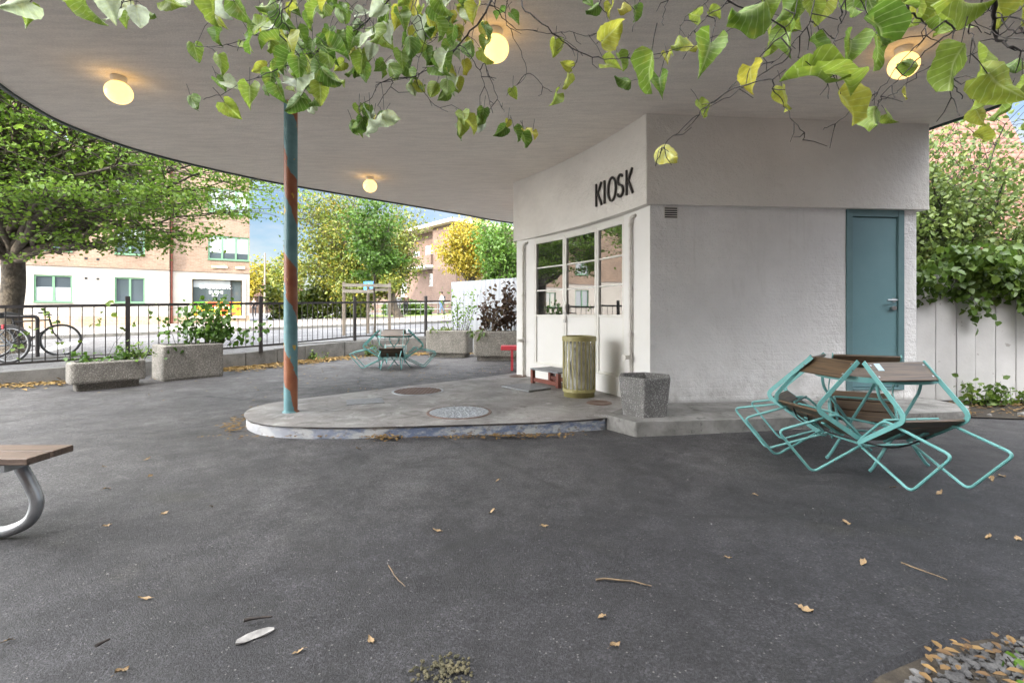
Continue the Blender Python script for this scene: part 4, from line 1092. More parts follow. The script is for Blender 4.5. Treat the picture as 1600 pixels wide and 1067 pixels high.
t.set('Base Color',t.ramp(s_,[(0,(.10,.32,.03)),(.2,(.75,.42,.02)),(.42,(.72,.10,.03)),(.6,(.80,.52,.03)),(.8,(.82,.34,.03)),(.92,(.75,.6,.45))],'CONSTANT')); t.set('Roughness',.4); M['poster'] = t.m
MB().box(((a+b2_)/2,.138,c_+.42),(b2_-a-.14,.006,.80)).build('poster','poster',shw)
def sign(txt, size, x, y, z, mat, parent, name='lettering', d_=.012):
    me = text_mesh(txt,size,d_); me.materials.clear(); me.materials.append(M[mat]); o = link(name,me,parent); me.transform(Matrix.Translation((x,y,z))); return o
sign('GALGEBERG',.30,-1.72,.132,2.03,'label_white',shw); sign('SUSHI',.28,-1.72,.132,1.74,'label_white',shw); sign('23 44',.14,-1.78,.132,1.58,'label_white',shw)
for i,ch in enumerate('SUSHI'): sign(ch,.21,-3.42,-.01,2.12-.30*i,'label_grey',flats)
for i,ch in enumerate('SUSHI'): sign(ch,.21,-.13,-.01,2.02-.28*i,'label_grey',flats)
M['sign_cream'] = noisy('cream sign plate',(.6,.5,.28),(.66,.57,.36),6,.5,0)
for x0,x1 in ((-1.95,-1.15),(-.75,-.25)): MB().box(((x0+x1)/2,-.05,3.30),(x1-x0,.08,.12)).build('sign_plate','sign_cream',flats)
# the red brown house behind the big tree
def brick_house():
    P = Vector((-5.4,46)); z = S(P.x,P.y); root = thing('brick_house','red brown brick house with a rounded balcony behind the big tree','building',(P.x,P.y,z),math.atan2(-.743,.669))
    H = 8.75; hl = [(-7.2,-4.45,6.1,7.3),(-6.4,-5.13,2.95,4.25),(-9.8,-8.4,5.85,6.95),(-12.6,-11.2,2.0,3.6),(-15.9,-14.6,2.0,3.7)]
    b = MB(); facade(b,-4.03,0,-.6,H,0,[]); facade(b,-22,-4.03,-.6,H,1.1,hl,.15)
    b.add([(-4.03,0,-.6),(-4.03,1.1,-.6),(-4.03,1.1,H),(-4.03,0,H)],[(3,2,1,0)]); b.add([(0,0,-.6),(0,11,-.6),(0,11,H),(0,0,H)],[(0,1,2,3)]); b.build('wall','brick_red',root)
    b = MB(); b.box((-10.9,5.0,H+.10),(22.8,11.6,.26)); b.box((-10.9,5,H+.30),(22.2,11,.16)); b.build('cornice','cream_frame',root)
    MB().box((-1.6,4,H+.9),(1.1,.9,1.4)).build('chimney','letter',root)
    b = MB(); b.prism([(-4.0,-.25),(-4.0,1.1),(-10,1.1),(-9.7,-.1),(-9,-.3)],4.95,6.05); bo = b.build('balcony','brick_red',root,fix=True); b = MB(); b.prism([(-3.95,-.35),(-3.95,1.1),(-10.05,1.1),(-9.8,-.15),(-9.05,-.4)],4.75,4.949); b.build('slab','white_paint',bo,fix=True)
    for i,h in enumerate(hl): window(root,h,1.1,3 if i == 0 else 2,'white_paint',fw_=.09)
brick_house()
# low row house far down the street, utility pole
t_ = thing('row_house','low brick house with a red roof and skylights far down the street','building',(-38.5,76,S(-38.5,76)),R(20))
b = MB(); b.box((0,2.5,1.0),(9,6,3.0)); b.build('wall','brick_red',t_)
b = MB(); b.prism([(-4.8,-.8),(4.8,-.8),(4.8,2.5),(-4.8,2.5)],0,0,z0f=lambda x,y: 2.4,z1f=lambda x,y: 2.55+(y+.8)*.75); b.build('roof','terracotta',t_)
for x in (-2.2,.2,2.4): MB().box((x,.6,3.62),(.8,1.0,.08),Matrix.Rotation(R(36.8),3,'X')).build('skylight','curtain',t_)
o = MB().tube([(0,0,-.2),(.05,0,8.2)],[.14,.10],8).build('utility_pole','wood_post'); o.location = (-33.4,64.8,S(-33.4,64.8)); tag(o,'pale utility pole rising before the yellow trees','pole')
# block added out of view behind the viewer, to keep the yard in shade
t_ = thing('shade_block','long brick block added unseen behind the viewer to shade the yard','building',(3.0,-9,0))
b = MB(); b.box((-1,-5,6.8),(56,9.9,13.6)); b.build('wall','brick_red',t_)
b = MB(); b.box((-1,-5,13.72),(56.6,10.5,.24)); b.build('roof','shade_block_roof',t_)
# ------------------------------------------------------------------ right hand side: board fence, house, hedge
t_ = thing('board_fence','weathered white board fence beside the kiosk, topped with climbers','fence',(7.5,6.25,0))
b = MB(); x = -2.75
while x < 4.5:
    w_ = .258+rng.uniform(-.012,.012); b.box((x+w_/2,rng.uniform(-.004,.004),.86+rng.uniform(-.01,.01)),(w_-.012,.025,1.66)); x += w_
b.build('boards','board_white',t_)
b = MB()
for z in (.4,1.4): b.box((.9,.05,z),(7.2,.05,.1))
b.build('rail','board_white',t_)
t_ = thing('tiled_house','house with a terracotta tiled roof behind the hedge','building',(15.2,15.0,0))
b = MB(); b.box((-.5,4.2,1.6),(6.6,7.4,3.2)); b.build('wall','plaster',t_)
b = MB(); b.add([(-4.2,.2,2.7),(3.0,.2,2.7),(3.0,3.4,10.2),(-4.2,3.4,10.2),(-4.2,8.4,3.0),(3.0,8.4,3.0),(3.0,3.6,10.2),(-4.2,3.6,10.2)],[(0,1,2,3),(7,6,5,4),(0,4,5,1),(1,5,6,2),(2,6,7,3),(3,7,4,0)]); b.build('roof','terracotta',t_)
MB().box((1.0,4.6,9.6),(.8,.7,2.4)).build('chimney','brick_red',t_)
# corrugated fence
b = MB(); P0, P1 = Vector((-1.84,14.55)), Vector((3.0,10.2)); L = (P1-P0).length; u = (P1-P0).normalized(); nn = Vector((-u.y,u.x)); n = int(L/.03)
prof = [0,.012,.018,.012,0,-.006]; vs = []
for i in range(n+1):
    p = P0+u*(L*i/n)+nn*prof[i%6]*1.4; vs += [(p.x,p.y,0.),(p.x,p.y,2.10+.02*(i/n))]
b.add(vs,[(2*i,2*i+2,2*i+3,2*i+1) for i in range(n)],0,False)
o = b.build('corrugated_fence','fence_white'); sm_ = o.modifiers.new('thickness','SOLIDIFY'); sm_.thickness = .003
rebase_mesh(o,(0,12.6,0)); tag(o,'white corrugated metal fence behind the shrub tubs','fence')
# ------------------------------------------------------------------ trees
tg = ellipsoid_targets((-11.3,10.8,6.0),(6.0,4.8,3.7),46,3,-.5,.55)+[(-5.7,9.7,3.2),(-6.6,9.0,3.35),(-5.6,10.3,4.0),(-7.0,9.9,2.75),(-6.3,8.4,4.2),(-8.2,8.4,3.3),(-5.3,9.9,4.6),(-9,7.6,4.2),(-14,8.2,3.4)]
tree('street_tree','broad leafy green tree with a grey trunk behind the bicycles','tree',(-11.75,11.3,S(-11.75,11.3)),(-11.65,11.2,2.55),.26,tg,.085,'leaf_green',62000,.20,5,'bark',None,.42,.5,.3,.85,5,.24)
tg = ellipsoid_targets((-10.0,31,5.6),(4.2,3.2,5.0),50,9,-.95,.55)
tree('street_tree','big yellow green tree in the middle of the view across the street','tree',(-7.4,31.3,S(-7.4,31.3)),(-8.1,31.2,2.9),.33,tg,.17,'leaf_mixed',33000,.40,4,'bark',None,.1,.45,.3,1.,11,.7)
tg = ellipsoid_targets((-4.55,16.2,3.75),(1.15,1.1,1.75),20,21,-.8,.5)
tree('young_tree','slim young green tree tied inside a timber frame','tree',(-4.65,16.25,S(-4.65,16.25)),(-4.62,16.2,2.5),.045,tg,.105,'leaf_fresh',5000,.13,4,'bark',None,.1,.5,.4,.8,31,.5)
tg = ellipsoid_targets((-2.05,23,4.5),(1.35,1.1,1.7),18,41,-.8,.4)
tree('yellow_tree','bright yellow autumn tree behind the corrugated fence','tree',(-2.0,23,S(-2,23)),(-2.0,23,2.6),.10,tg,.13,'leaf_yellow',6500,.2,4,'bark',None,.1,.55,.3,1.,41,.6)
tg = ellipsoid_targets((-.3,20.5,3.7),(1.35,1.2,1.75),18,51,-.8,.4)
tree('green_tree','dense green tree close above the corrugated fence','tree',(-.2,20.6,S(-.2,20.6)),(-.2,20.5,2.2),.10,tg,.12,'leaf_fresh',7500,.2,4,'bark',None,.1,.45,.3,1.,52,.6)
for k,(x,y,s_,m_,l_) in enumerate(((-39.5,71,1.,'leaf_yellow','yellow tree far down the street beside the flats'),(-36.0,73,1.1,'leaf_mixed','green and yellow tree far down the street right of the pole'),(-32.5,70,.95,'leaf_mixed','round olive tree far off behind the painted column'))):
    z = S(x,y); tg = ellipsoid_targets((x,y,z+4.6*s_),(2.6*s_,2.2,3.6*s_),16,61+k,-.8,.4)
    tree('distant_tree',l_,'tree',(x,y,z),(x,y,z+2.2),.18,tg,.42,m_,2600,.45,4,'bark',None,.1,.5,.2,1.,63+k,.7)
P = []
g = np.random.default_rng(77)
for name_,label_,x0,x1,y_,h_,m_,n_,sd in (('hedge','dark green bushes under the left side of the big tree',-17.5,-10.5,35,3.0,'leaf_mixed',5200,1),('hedge','low clipped hedge before the red brown brick house',-11.5,-7.3,43.2,1.5,'leaf_ivy',2200,2)):
    g = np.random.default_rng(sd); z_ = S((x0+x1)/2,y_); rt = thing(name_,label_,'hedge',((x0+x1)/2,y_,z_))
    n = n_; u = g.uniform(-1,1,n)*(x1-x0)/2; hh = h_*(.75+.25*np.sin(u*1.3+sd)); v = g.uniform(0,1,n)**.7
    P = np.stack([u,g.normal(0,.55,n),v*hh],1); leaf_mesh('foliage',P,.26,m_,rt,.25+.25*np.sin(u*2.1)*.5+.2*v,.3,0,(0,-.5,.4),.8,.25,g)
    b = MB(); 
    for k in range(6): b.tube([((k-2.5)*(x1-x0)/7,0,-.1),((k-2.5)*(x1-x0)/7+.1,0,h_*.7)],.05,6)
    b.build('stems','bark',rt)
# timber support frame of the young tree
cx, cy = -4.85, 16.1; z = S(cx,cy); t_ = thing('tree_frame','raw timber frame of posts and rails round the young tree','tree support',(cx,cy,z),R(14))
for x,y in ((-.72,-.3),(.0,.45),(.72,-.3)): MB().tube([(x,y,-.1),(x,y,1.72)],.05,10).build('post','wood_post',t_)
M['wood_rail'] = wood('pale timber rails',(.20,.175,.14),(.30,.265,.22),(1.2,26,26),.8)
for a_,b_ in (((-.76,-.35,1.62),(.76,-.35,1.62)),((-.72,-.3,1.45),(.0,.5,1.45)),((.0,.5,1.5),(.72,-.3,1.5)),((-.76,-.36,1.42),(.2,-.36,1.42))): MB().bar(a_,b_,.035,.10).build('rail','wood_rail',t_)
# blue street sign, white posts and rail by the verge
t_ = thing('street_sign','small blue square road sign on a thin pole by the timber frame','sign',(-9.5,32-.9,S(-9.5,31)))
t_.location = (-7.9,26.5,S(-7.9,26.5)); M['sign_blue'] = noisy('blue sign face',(.02,.16,.42),(.025,.18,.46),4,.4,0)
MB().tube([(0,0,0),(0,0,2.25)],.03,8).build('pole','galv',t_); pl_ = MB().box((0,-.04,2.0),(.55,.02,.55)).build('plate','sign_blue',t_)
MB().box((.0,-.053,2.0),(.07,.006,.30)).build('symbol','label_white',pl_)
t_ = thing('verge_rail','pale metal rail with a white pillar along the grass verge','railing',(-10,40.2,S(-10,40.2)),R(-12)); 
for k in range(8): MB().tube([(-5+k*1.5,0,-.2),(-5+k*1.5,0,1.0)],.035,6).build('post','galv',t_)
MB().tube([(-5,0,.98),(5.5,0,1.1)],.035,6).build('top_rail','galv',t_); MB().tube([(-5,0,.5),(5.5,0,.6)],.025,6).build('lower_rail','galv',t_)
o = MB().box((0,0,.65),(.42,.42,1.3)).build('gate_pillar','white_panel',bevel=.02); o.location = (-9.45,39.1,S(-9.45,39.1)); tag(o,'white gate pillar beside the walking couple','pillar')
# ------------------------------------------------------------------ people far across the street
def skin_mesh(name, verts, edges, radii, mat, parent, sub=1, root=0):
    me = bpy.data.meshes.new(name); bm = bmesh.new(); sl_ = bm.verts.layers.skin.verify(); bv = []
    for i,(p,r_) in enumerate(zip(verts,radii)):
        v = bm.verts.new(p); v[sl_].radius = (r_,r_) if not isinstance(r_,tuple) else r_; v[sl_].use_root = (i == root); bv.append(v)
    for a,b in edges: bm.edges.new((bv[a],bv[b]))
    bm.to_mesh(me); bm.free(); me.materials.append(M[mat]); o = link(name,me,parent)
    o.modifiers.new('skin','SKIN').use_smooth_shade = True; o.modifiers.new('sub','SUBSURF').levels = sub; o.modifiers['sub'].render_levels = sub; return o
for nm,c_ in (('cloth_grey',(.20,.20,.21)),('cloth_brown',(.13,.08,.055)),('cloth_denim',(.16,.24,.38)),('cloth_white',(.55,.55,.53)),('cloth_dark',(.03,.03,.035)),('hair_brown',(.05,.03,.018))): M[nm] = noisy(nm.replace('_',' '),tuple(v*.85 for v in c_),c_,20,.8,.1)
def person(label, loc, rz, h, top, legs, step=.18, bag=False, leg_len=1.):
    t_ = thing('person',label,'person',loc,rz); k = h/1.75
    P = lambda *v: Vector(v)*k
    V = [P(0,0,.95),P(0,0,1.15),P(0,.01,1.38),P(0,0,1.50),P(0,-.02,1.60),P(0,-.02,1.70), P(.10,0,.90),P(.11,-step*.6,.50),P(.11,-step+.10,.09),P(.11,-step-.06,.035), P(-.10,0,.90),P(-.11,step*.35,.50),P(-.11,step+.10,.10),P(-.11,step-.05,.035),
         P(.19,0,1.40),P(.23,.10,1.14),P(.22,-.02,.92),P(.22,-.05,.84), P(-.19,0,1.40),P(-.23,-.06,1.14),P(-.22,-.18,.95),P(-.22,-.21,.88)]
    Ed = [(0,1),(1,2),(2,3),(3,4),(4,5),(0,6),(6,7),(7,8),(8,9),(0,10),(10,11),(11,12),(12,13),(2,14),(14,15),(15,16),(16,17),(2,18),(18,19),(19,20),(20,21)]
    Rd = [.13,.12,.13,.055,.085,.075,.085,.055,.04,.035,.085,.055,.04,.035,.05,.04,.03,.03,.05,.04,.03,.03]; Rd = [r_*k for r_ in Rd]
    skin_mesh('body',V,Ed,Rd,'skin',t_)
    sel = [0,1,2,14,15,16,18,19,20]; mp = {v:i for i,v in enumerate(sel)}
    skin_mesh('jacket',[V[i] for i in sel],[(mp[a],mp[b]) for a,b in Ed if a in mp and b in mp],[Rd[i]*1.22 for i in sel],top,t_)
    sel = [0,6,7,8,10,11,12]; mp = {v:i for i,v in enumerate(sel)}
    if leg_len < 1: V2 = [V[0],V[6],V[6].lerp(V[7],.95),V[6].lerp(V[7],1.05),V[10],V[10].lerp(V[11],.95),V[10].lerp(V[11],1.05)]
    else: V2 = [V[i] for i in sel]
    skin_mesh('trousers',V2,[(mp[a],mp[b]) for a,b in Ed if a in mp and b in mp],[Rd[i]*1.25 for i in sel],legs,t_)
    for a,b in ((8,9),(12,13)): MB().tube([V[a]+P(0,.04,-.02),V[a].lerp(V[b],.6),V[b]+P(0,-.05,0)],[.045*k,.05*k,.035*k],8).build('shoe','cloth_dark',t_)
    MB().lathe([(.0,.135),(.06,.12),(.098,.06),(.10,.0),(.085,-.05)],14,tuple(P(0,.012,1.66))).build('hair','hair_brown',t_)
    f = MB(); f.tube([P(0,-.10,1.665),P(0,-.125,1.63)],[.012*k,.018*k],6); f.build('nose','skin',t_)
    if bag: MB().box(P(0,.20,1.22),(.28*k,.16*k,.42*k)).build('backpack','cloth_dark',t_,bevel=.05)
x,y = at(624,500,39).x,39; person('person in a light grey jacket and shorts walking beside another, across the street',(x,y-.3,S(x,y-.3)+.13),R(20),1.72,'cloth_grey','cloth_grey',.16,False,.5)
x = at(634,500,39).x; person('person in a brown jacket and dark trousers walking with a companion',(x,y,S(x,y)+.13),R(15),1.80,'cloth_brown','cloth_dark',.14)
x = at(690,497,38).x; person('person with a backpack and pale jeans walking alone, right of the couple',(x,38,S(x,38)+.13),R(-60),1.78,'cloth_white','cloth_denim',.26,True)
x = at(397,487,44).x; person('person in dark clothes standing at the corner of the flats',(x,44,S(x,44)+.05),R(30),1.75,'cloth_dark','cloth_dark',.1)
# ------------------------------------------------------------------ plants in the tubs, climbers, hedge
def plant(name, label, cat, base, stems, leaf, mat, per, spread, barkm='bark_dark', down=.3, tint=None, r=.006, seed=1, flat=.2, aspect=.8, toward=(0,-.6,.5)):
    rr = random.Random(seed); g = np.random.default_rng(seed); root = thing(name,label,cat,base); base = Vector(base); st = MB(); A_ = []
    for s0,s1 in stems:
        a,b = Vector(s0)-base, Vector(s1)-base; pts = curve_pts(a,b,rr.uniform(.0,.25),8,.08,rr); st.tube(pts,[max(.002,r*(1-i/9)) for i in range(9)],5,caps=False); A_ += pts[2:]
    st.build('stem',barkm,root)
    A_ = np.array([tuple(p) for p in A_]); n = per*len(stems); idx = g.integers(0,len(A_),n)
    P = A_[idx]+g.normal(size=(n,3))*np.asarray(spread)
    leaf_mesh('leaves',P,leaf,mat,root,(.5 if tint is None else tint)+g.normal(0,.1,len(A_))[idx],down,flat,toward,aspect,.25,g); return root
def spread_stems(c_, n, rx, ry, h0, h1, seed, tip=1.6, wd=R(28)):
    r = random.Random(seed); out = []; cs, sn = math.cos(wd), math.sin(wd)
    for _ in range(n):
        u,v = r.uniform(-1,1)*rx, r.uniform(-1,1)*ry; h = r.uniform(h0,h1)
        out.append(((c_[0]+u*cs-v*sn,c_[1]+u*sn+v*cs,c_[2]),(c_[0]+u*tip*cs-v*tip*sn,c_[1]+u*tip*sn+v*tip*cs,c_[2]+h)))
    return out
plant('tub_plant','straggly low green plants in the long low concrete tub','plant',(-6.33,7.50,.38),spread_stems((-6.33,7.50,.37),14,.34,.10,.06,.24,1,1.3,R(50)),.075,'leaf_fresh',9,(.05,.05,.04),tint=.3)
plant('tub_plant','leggy grey green stems rising from the right end of the long low tub','plant',(-6.1,7.75,.38),spread_stems((-6.1,7.77,.37),8,.14,.09,.15,.38,2,1.5,R(50)),.06,'leaf_ivy',20,(.05,.05,.05),tint=.6)
plant('vine','tall green vine growing out of the square tub against the railing','plant',(-5.75,8.7,.56),spread_stems((-5.60,8.85,.55),24,.26,.14,.30,.92,3,1.6,R(52))+[((-5.95,8.5,.55),(-6.35,8.75,1.05)),((-5.4,9.1,.55),(-4.75,9.3,.98)),((-5.4,9.1,.55),(-4.95,9.1,.72)),((-5.8,8.5,.55),(-5.75,8.2,.50))],.085,'leaf_fresh',22,(.07,.06,.06),tint=.42,down=.8,aspect=1.0)
plant('vine','thin climbing vine with few leaves strung along the railing','plant',(-7.6,8.2,.35),[((-7.6,8.2,.35),(-7.9,8.15,1.25)),((-7.6,8.2,.35),(-7.2,8.55,1.32)),((-7.2,8.5,.35),(-6.6,8.9,1.35)),((-6.6,9.0,.35),(-6.7,9.15,1.1)),((-6.6,9.1,1.2),(-6.0,9.85,1.36)),((-8.2,7.75,.4),(-8.0,8.0,.95))],.085,'leaf_ivy',9,(.05,.04,.05),tint=.7,aspect=1.,r=.004,down=.6)
plant('shrub','thin airy green shrub in the tub before the corrugated fence','shrub',(-1.45,12.95,.62),spread_stems((-1.45,12.95,.62),14,.22,.15,.6,1.25,5,2.2,R(-8)),.07,'leaf_fresh',17,(.07,.07,.07),tint=.72,r=.008)
plant('ground_plant','low trailing green leaves along the edge of the shrub tub','plant',(-2.0,12.9,.62),spread_stems((-1.9,12.88,.62),12,.32,.2,.04,.16,6,1.2,R(-8)),.07,'leaf_hedge',16,(.05,.05,.03),tint=.4)
plant('shrub','dark bronze leaved shrub in the tub next to the kiosk corner','shrub',(-.35,12.0,.64),spread_stems((-.25,12.0,.64),24,.40,.2,.5,1.28,7,1.25,R(-10)),.10,'leaf_bronze',34,(.07,.07,.07),tint=.5,r=.008)
plant('ground_plant','grey green long leaves hanging over the tub left of the bronze shrub','plant',(-.85,11.85,.66),spread_stems((-.85,11.85,.64),8,.14,.1,.0,.14,8,2.0,R(-10)),.15,'leaf_ivy',5,(.04,.04,.03),tint=.5,aspect=.35)
plant('weed','green weed clump growing at the foot of the white board fence','weed',(5.85,5.98,0),spread_stems((5.85,6.0,0),16,.14,.08,.10,.34,9,1.9,0),.065,'leaf_ivy',12,(.05,.04,.03),tint=.55)
plant('weed','second weed clump at the fence foot, nearer the right edge of the photo','weed',(6.35,5.98,0),spread_stems((6.3,6.0,0),12,.22,.06,.06,.24,10,1.5,0),.055,'leaf_ivy',10,(.05,.04,.03),tint=.6)
plant('weed','small green weed against the yard kerb behind the far table','weed',(-3.75,12.9,.02),spread_stems((-3.75,12.95,.02),12,.12,.08,.10,.36,12,1.8,0),.07,'leaf_ivy',12,(.05,.05,.04),tint=.5)
plant('weed','low weed on the kerb left of the far table','weed',(-4.75,11.75,.02),spread_stems((-4.75,11.8,.02),8,.16,.08,.06,.2,13,1.6,0),.06,'leaf_ivy',12,(.05,.05,.04),tint=.55)
# climbers over the board fence and the shrubbery behind it
st = []
r = random.Random(17)
for k in range(70):
    x = 5.15+r.random()*4.2; st.append(((x,6.5,1.2),(x+r.gauss(0,.25),6.2-r.uniform(0,.28),1.76+r.gauss(0,.12))))
for k in range(9):
    x = 5.95+.35*k+r.uniform(-.1,.1); st.append(((x,6.2,1.75),(x+r.uniform(-.1,.35),6.12,1.50-r.uniform(.05,.4)-.03*k)))
plant('climber','dense green climber hanging over the top of the white board fence','climber',(6.5,6.4,1.3),st,.088,'leaf_ivy',82,(.10,.06,.07),tint=.5,down=.9,aspect=.95)
tg = ellipsoid_targets((8.1,8.7,3.0),(2.6,1.5,1.9),44,71,-.7,.4)
tree('hedge_tree','tall loose shrub of green and rusty leaves behind the board fence','tree',(8.0,8.9,0),(8.0,8.9,1.1),.10,tg,.085,'leaf_hedge',19000,.17,5,'bark_dark',None,.1,.38,.5,.8,71,.55)
# ------------------------------------------------------------------ the lime tree whose boughs hang before the canopy
BASE = Vector((2.15,1.1,0)); lime = thing('lime_tree','lime tree with drooping leafy twigs hanging across the top of the view','tree',BASE)
tr = MB(); tr.tube(catmull([(0,0,-.1),(0,0,.15),(.03,-.02,1.2),(-.02,.03,2.2),(-.05,.0,3.2),(.05,-.1,4.6),(0,-.2,6.)],4),[.30-.012*i if i > 4 else .40-.03*i for i in range(25)][:25],16)
tr.build('trunk','bark',lime)
boughs = [
 [(2.1,1.1,2.75),(1.9,1.35,2.83),(1.45,1.5,2.78),(.9,1.65,2.72),(.3,1.8,2.70),(-.4,1.88,2.66),(-1.1,1.9,2.62),(-1.7,1.85,2.55),(-2.1,1.9,2.45)],
 [(2.1,1.15,2.4),(1.85,1.35,2.35),(1.55,1.42,2.32),(1.2,1.5,2.40),(.9,1.6,2.45),(.5,1.7,2.5)],
 [(2.1,1.1,3.1),(1.6,.9,3.5),(.6,.8,3.9),(-.6,.9,4.1),(-1.8,1.0,4.0)],
 [(2.1,1.1,3.3),(2.8,.7,4.0),(3.6,.2,4.6)],[(2.1,1.0,3.6),(2.0,.1,4.6),(1.8,-1.0,5.2)],[(2.15,1.0,4.),(1.2,.2,5.2),(.3,-.6,5.8)]]
bm_ = MB(); samples = []
for i,bq in enumerate(boughs):
    pts = catmull([Vector(p)-BASE for p in bq],6); k = len(pts); r0 = (.06,.035,.07,.06,.06,.05)[i]
    bm_.tube(pts,[max(.006,r0*(1-j/k)) for j in range(k)],8)
    if i < 2: samples += pts
tw_ = []   # polylines: px, py and how far off
def tw(Y, *pts, r=.004): tw_.append((Y, pts, r))
tw(1.9,(607,0),(572,35),(547,50),(525,61),(502,74),(492,84),r=.006)
tw(1.8,(767,0),(750,32),(730,55),(712,78),(695,95),(670,110),(632,122),(587,129),r=.008)
tw(1.85,(773,0),(782,22),(800,42),(832,49),(862,52),(890,50),(915,57),(935,52),r=.004)
tw(1.6,(816,0),(834,26),(863,50),(894,76),(936,92),(975,92),(1010,88),(1045,80),(1078,73),(1110,60),(1141,47),(1165,20),r=.0045)
tw(1.3,(1138,0),(1115,18),(1097,34),(1085,48),(1075,60),r=.0035)
tw(1.3,(1225,45),(1200,73),(1167,113),(1135,143),(1102,168),(1089,181),(1060,208),(1036,228),(1030,245),(1024,260),r=.0035)
tw(1.32,(1235,85),(1200,110),(1170,130),(1141,150),(1104,170),r=.0035)
tw(1.25,(1415,0),(1428,21),(1447,39),(1448,56),(1478,76),r=.006)
tw(1.2,(1490,10),(1468,39),(1426,76),(1400,107),(1384,129),(1355,157))
tw(1.22,(1490,45),(1465,66),(1430,98),(1399,129),(1380,150),(1369,171))
tw(1.22,(1480,80),(1455,100),(1430,121),(1405,142),(1385,153),(1373,160),r=.003)
tw(1.15,(1548,-40),(1552,10),(1553,55),(1565,66),(1580,73),(1610,84),r=.011)
tw(1.2,(1535,0),(1520,25),(1514,50),(1520,60),(1522,85),r=.005)
tw(1.25,(1318,0),(1315,24),(1310,45),(1305,66),(1297,100),(1293,123),(1294,155),r=.0035)
tw(1.2,(1200,125),(1208,140),(1222,162),(1234,184),(1256,207),(1254,219),r=.003)
tw(1.25,(1345,160),(1326,178),(1300,195),(1286,203),r=.0025)
tw(1.2,(1470,100),(1478,129),(1491,155),(1499,181),r=.003)
tw(1.2,(1485,120),(1495,138),(1503,155),r=.003)
tw(1.8,(720,72),(745,105),(755,125),(762,150),(770,177),r=.003)
tw(1.8,(757,100),(765,120),(775,147),(782,165),(788,175),r=.003)
tw(1.8,(790,20),(800,52),(813,81),(824,115),(801,138),(792,150),r=.003)
tw(1.8,(824,115),(840,124),(852,139),(863,144),r=.0025)
tw(1.8,(875,60),(904,80),(900,98),(890,115),r=.0025)
tw(1.7,(440,0),(436,20),(425,42),(399,55),(369,66),(339,72),(306,73),r=.004)
tw(1.75,(470,90),(435,108),(399,123),(381,130),(345,147),(318,156),r=.004)
tw(1.75,(455,0),(440,22),(450,45),(470,75),(490,110),(500,140),r=.005)
tw(1.7,(575,0),(567,10),(575,30),(560,20),(540,60),(500,90),r=.003)
tw(1.75,(650,0),(656,30),(665,60),(655,90),(650,120))
tw(1.8,(640,20),(650,45),(665,70),(685,55),(690,57),r=.003)
tw(1.75,(600,128),(580,150),(560,170),r=.003); tw(1.75,(612,132),(600,150),(590,165),r=.003)
tw(1.8,(655,115),(652,130),(665,148),(680,165),(700,175),r=.003)
tw(1.3,(1270,20),(1258,45),(1240,65),(1230,80),(1205,100),r=.0035)
tw(1.3,(1240,25),(1220,45),(1195,78),r=.003); tw(1.3,(1272,35),(1285,48),(1305,65),r=.003)
tw(1.2,(1350,25),(1380,32),(1420,35),(1445,38),r=.003)
tw(1.5,(940,0),(947,20),(950,48),(946,60),r=.004); tw(1.5,(1000,0),(992,20),(988,50),r=.0025); tw(1.5,(1043,0),(1036,25),(1036,40),r=.0025)
tw(1.4,(1110,-5),(1090,12),(1070,28),(1062,40),r=.0025); tw(1.5,(200,-10),(190,8),(182,16),r=.003)
tw(1.15,(1600,30),(1570,60),(1540,45),(1500,10),r=.003); tw(1.15,(1600,55),(1575,45),(1560,20),(1535,15),r=.004); tw(1.15,(1600,0),(1575,28),(1555,60),r=.003)
twb = MB(); tsamp = []
for Y, pts, r_ in tw_:
    P = []
    for j,(x,y) in enumerate(pts): P.append(at(x,y,Y+.03*math.sin(j*1.7+Y*9)+.012*j)-BASE)
    if pts[0][1] < 30:                                # runs on up to its bough
        q = min(samples,key=lambda s_: (s_-P[0]).length+.3*max(0,P[0].z-s_.z)); mid = (q+P[0])/2+Vector((.05,0,.06)); P = [q,mid]+P
    else:
        if tsamp:
            q = min(tsamp,key=lambda s_: (s_-P[0]).length)
            if .01 < (q-P[0]).length < .5: P = [q]+P
    C_ = catmull(P,4); k = len(C_); C_ = [p+Vector((rng.gauss(0,.0022),rng.gauss(0,.0022),rng.gauss(0,.0022)))*(0 < j < k-1) for j,p in enumerate(C_)]
    rr = [max(.0011,r_*.62*(1-.8*j/k)*(1.25 if j % 4 == 0 else 1)) for j in range(k)]
    twb.tube(C_,rr,6); tsamp += C_
    for j in range(5,k-1,3):                          # short bare side twigs
        if rng.random() < .42:
            d_ = Vector((rng.gauss(0,1),rng.gauss(0,.6),rng.gauss(-.5,.8))).normalized()*rng.uniform(.02,.075); m_ = C_[j]+d_*.5+Vector((rng.gauss(0,.006),0,rng.gauss(0,.006)))
            twb.tube([C_[j],m_,C_[j]+d_],[.0017,.0013,.0009],5)
items = []
def lf(x, y, ln, ang, tint, face=.5):
    Y = max(1.0,min(2.15,.088*750/ln)); size = ln*Y/750*(.90 if x > 780 else .80); a = R(ang+rng.gauss(0,5))
    L = Vector((math.cos(a),rng.gauss(0,.35),-math.sin(a))); N = Vector((rng.gauss(0,face),-1,rng.gauss(.15,face)))
    items.append((at(x,y,Y+rng.gauss(0,.03))-BASE,size,L,N,tint,rng.uniform(.35,1.9)*rng.choice((1,1,-1))))
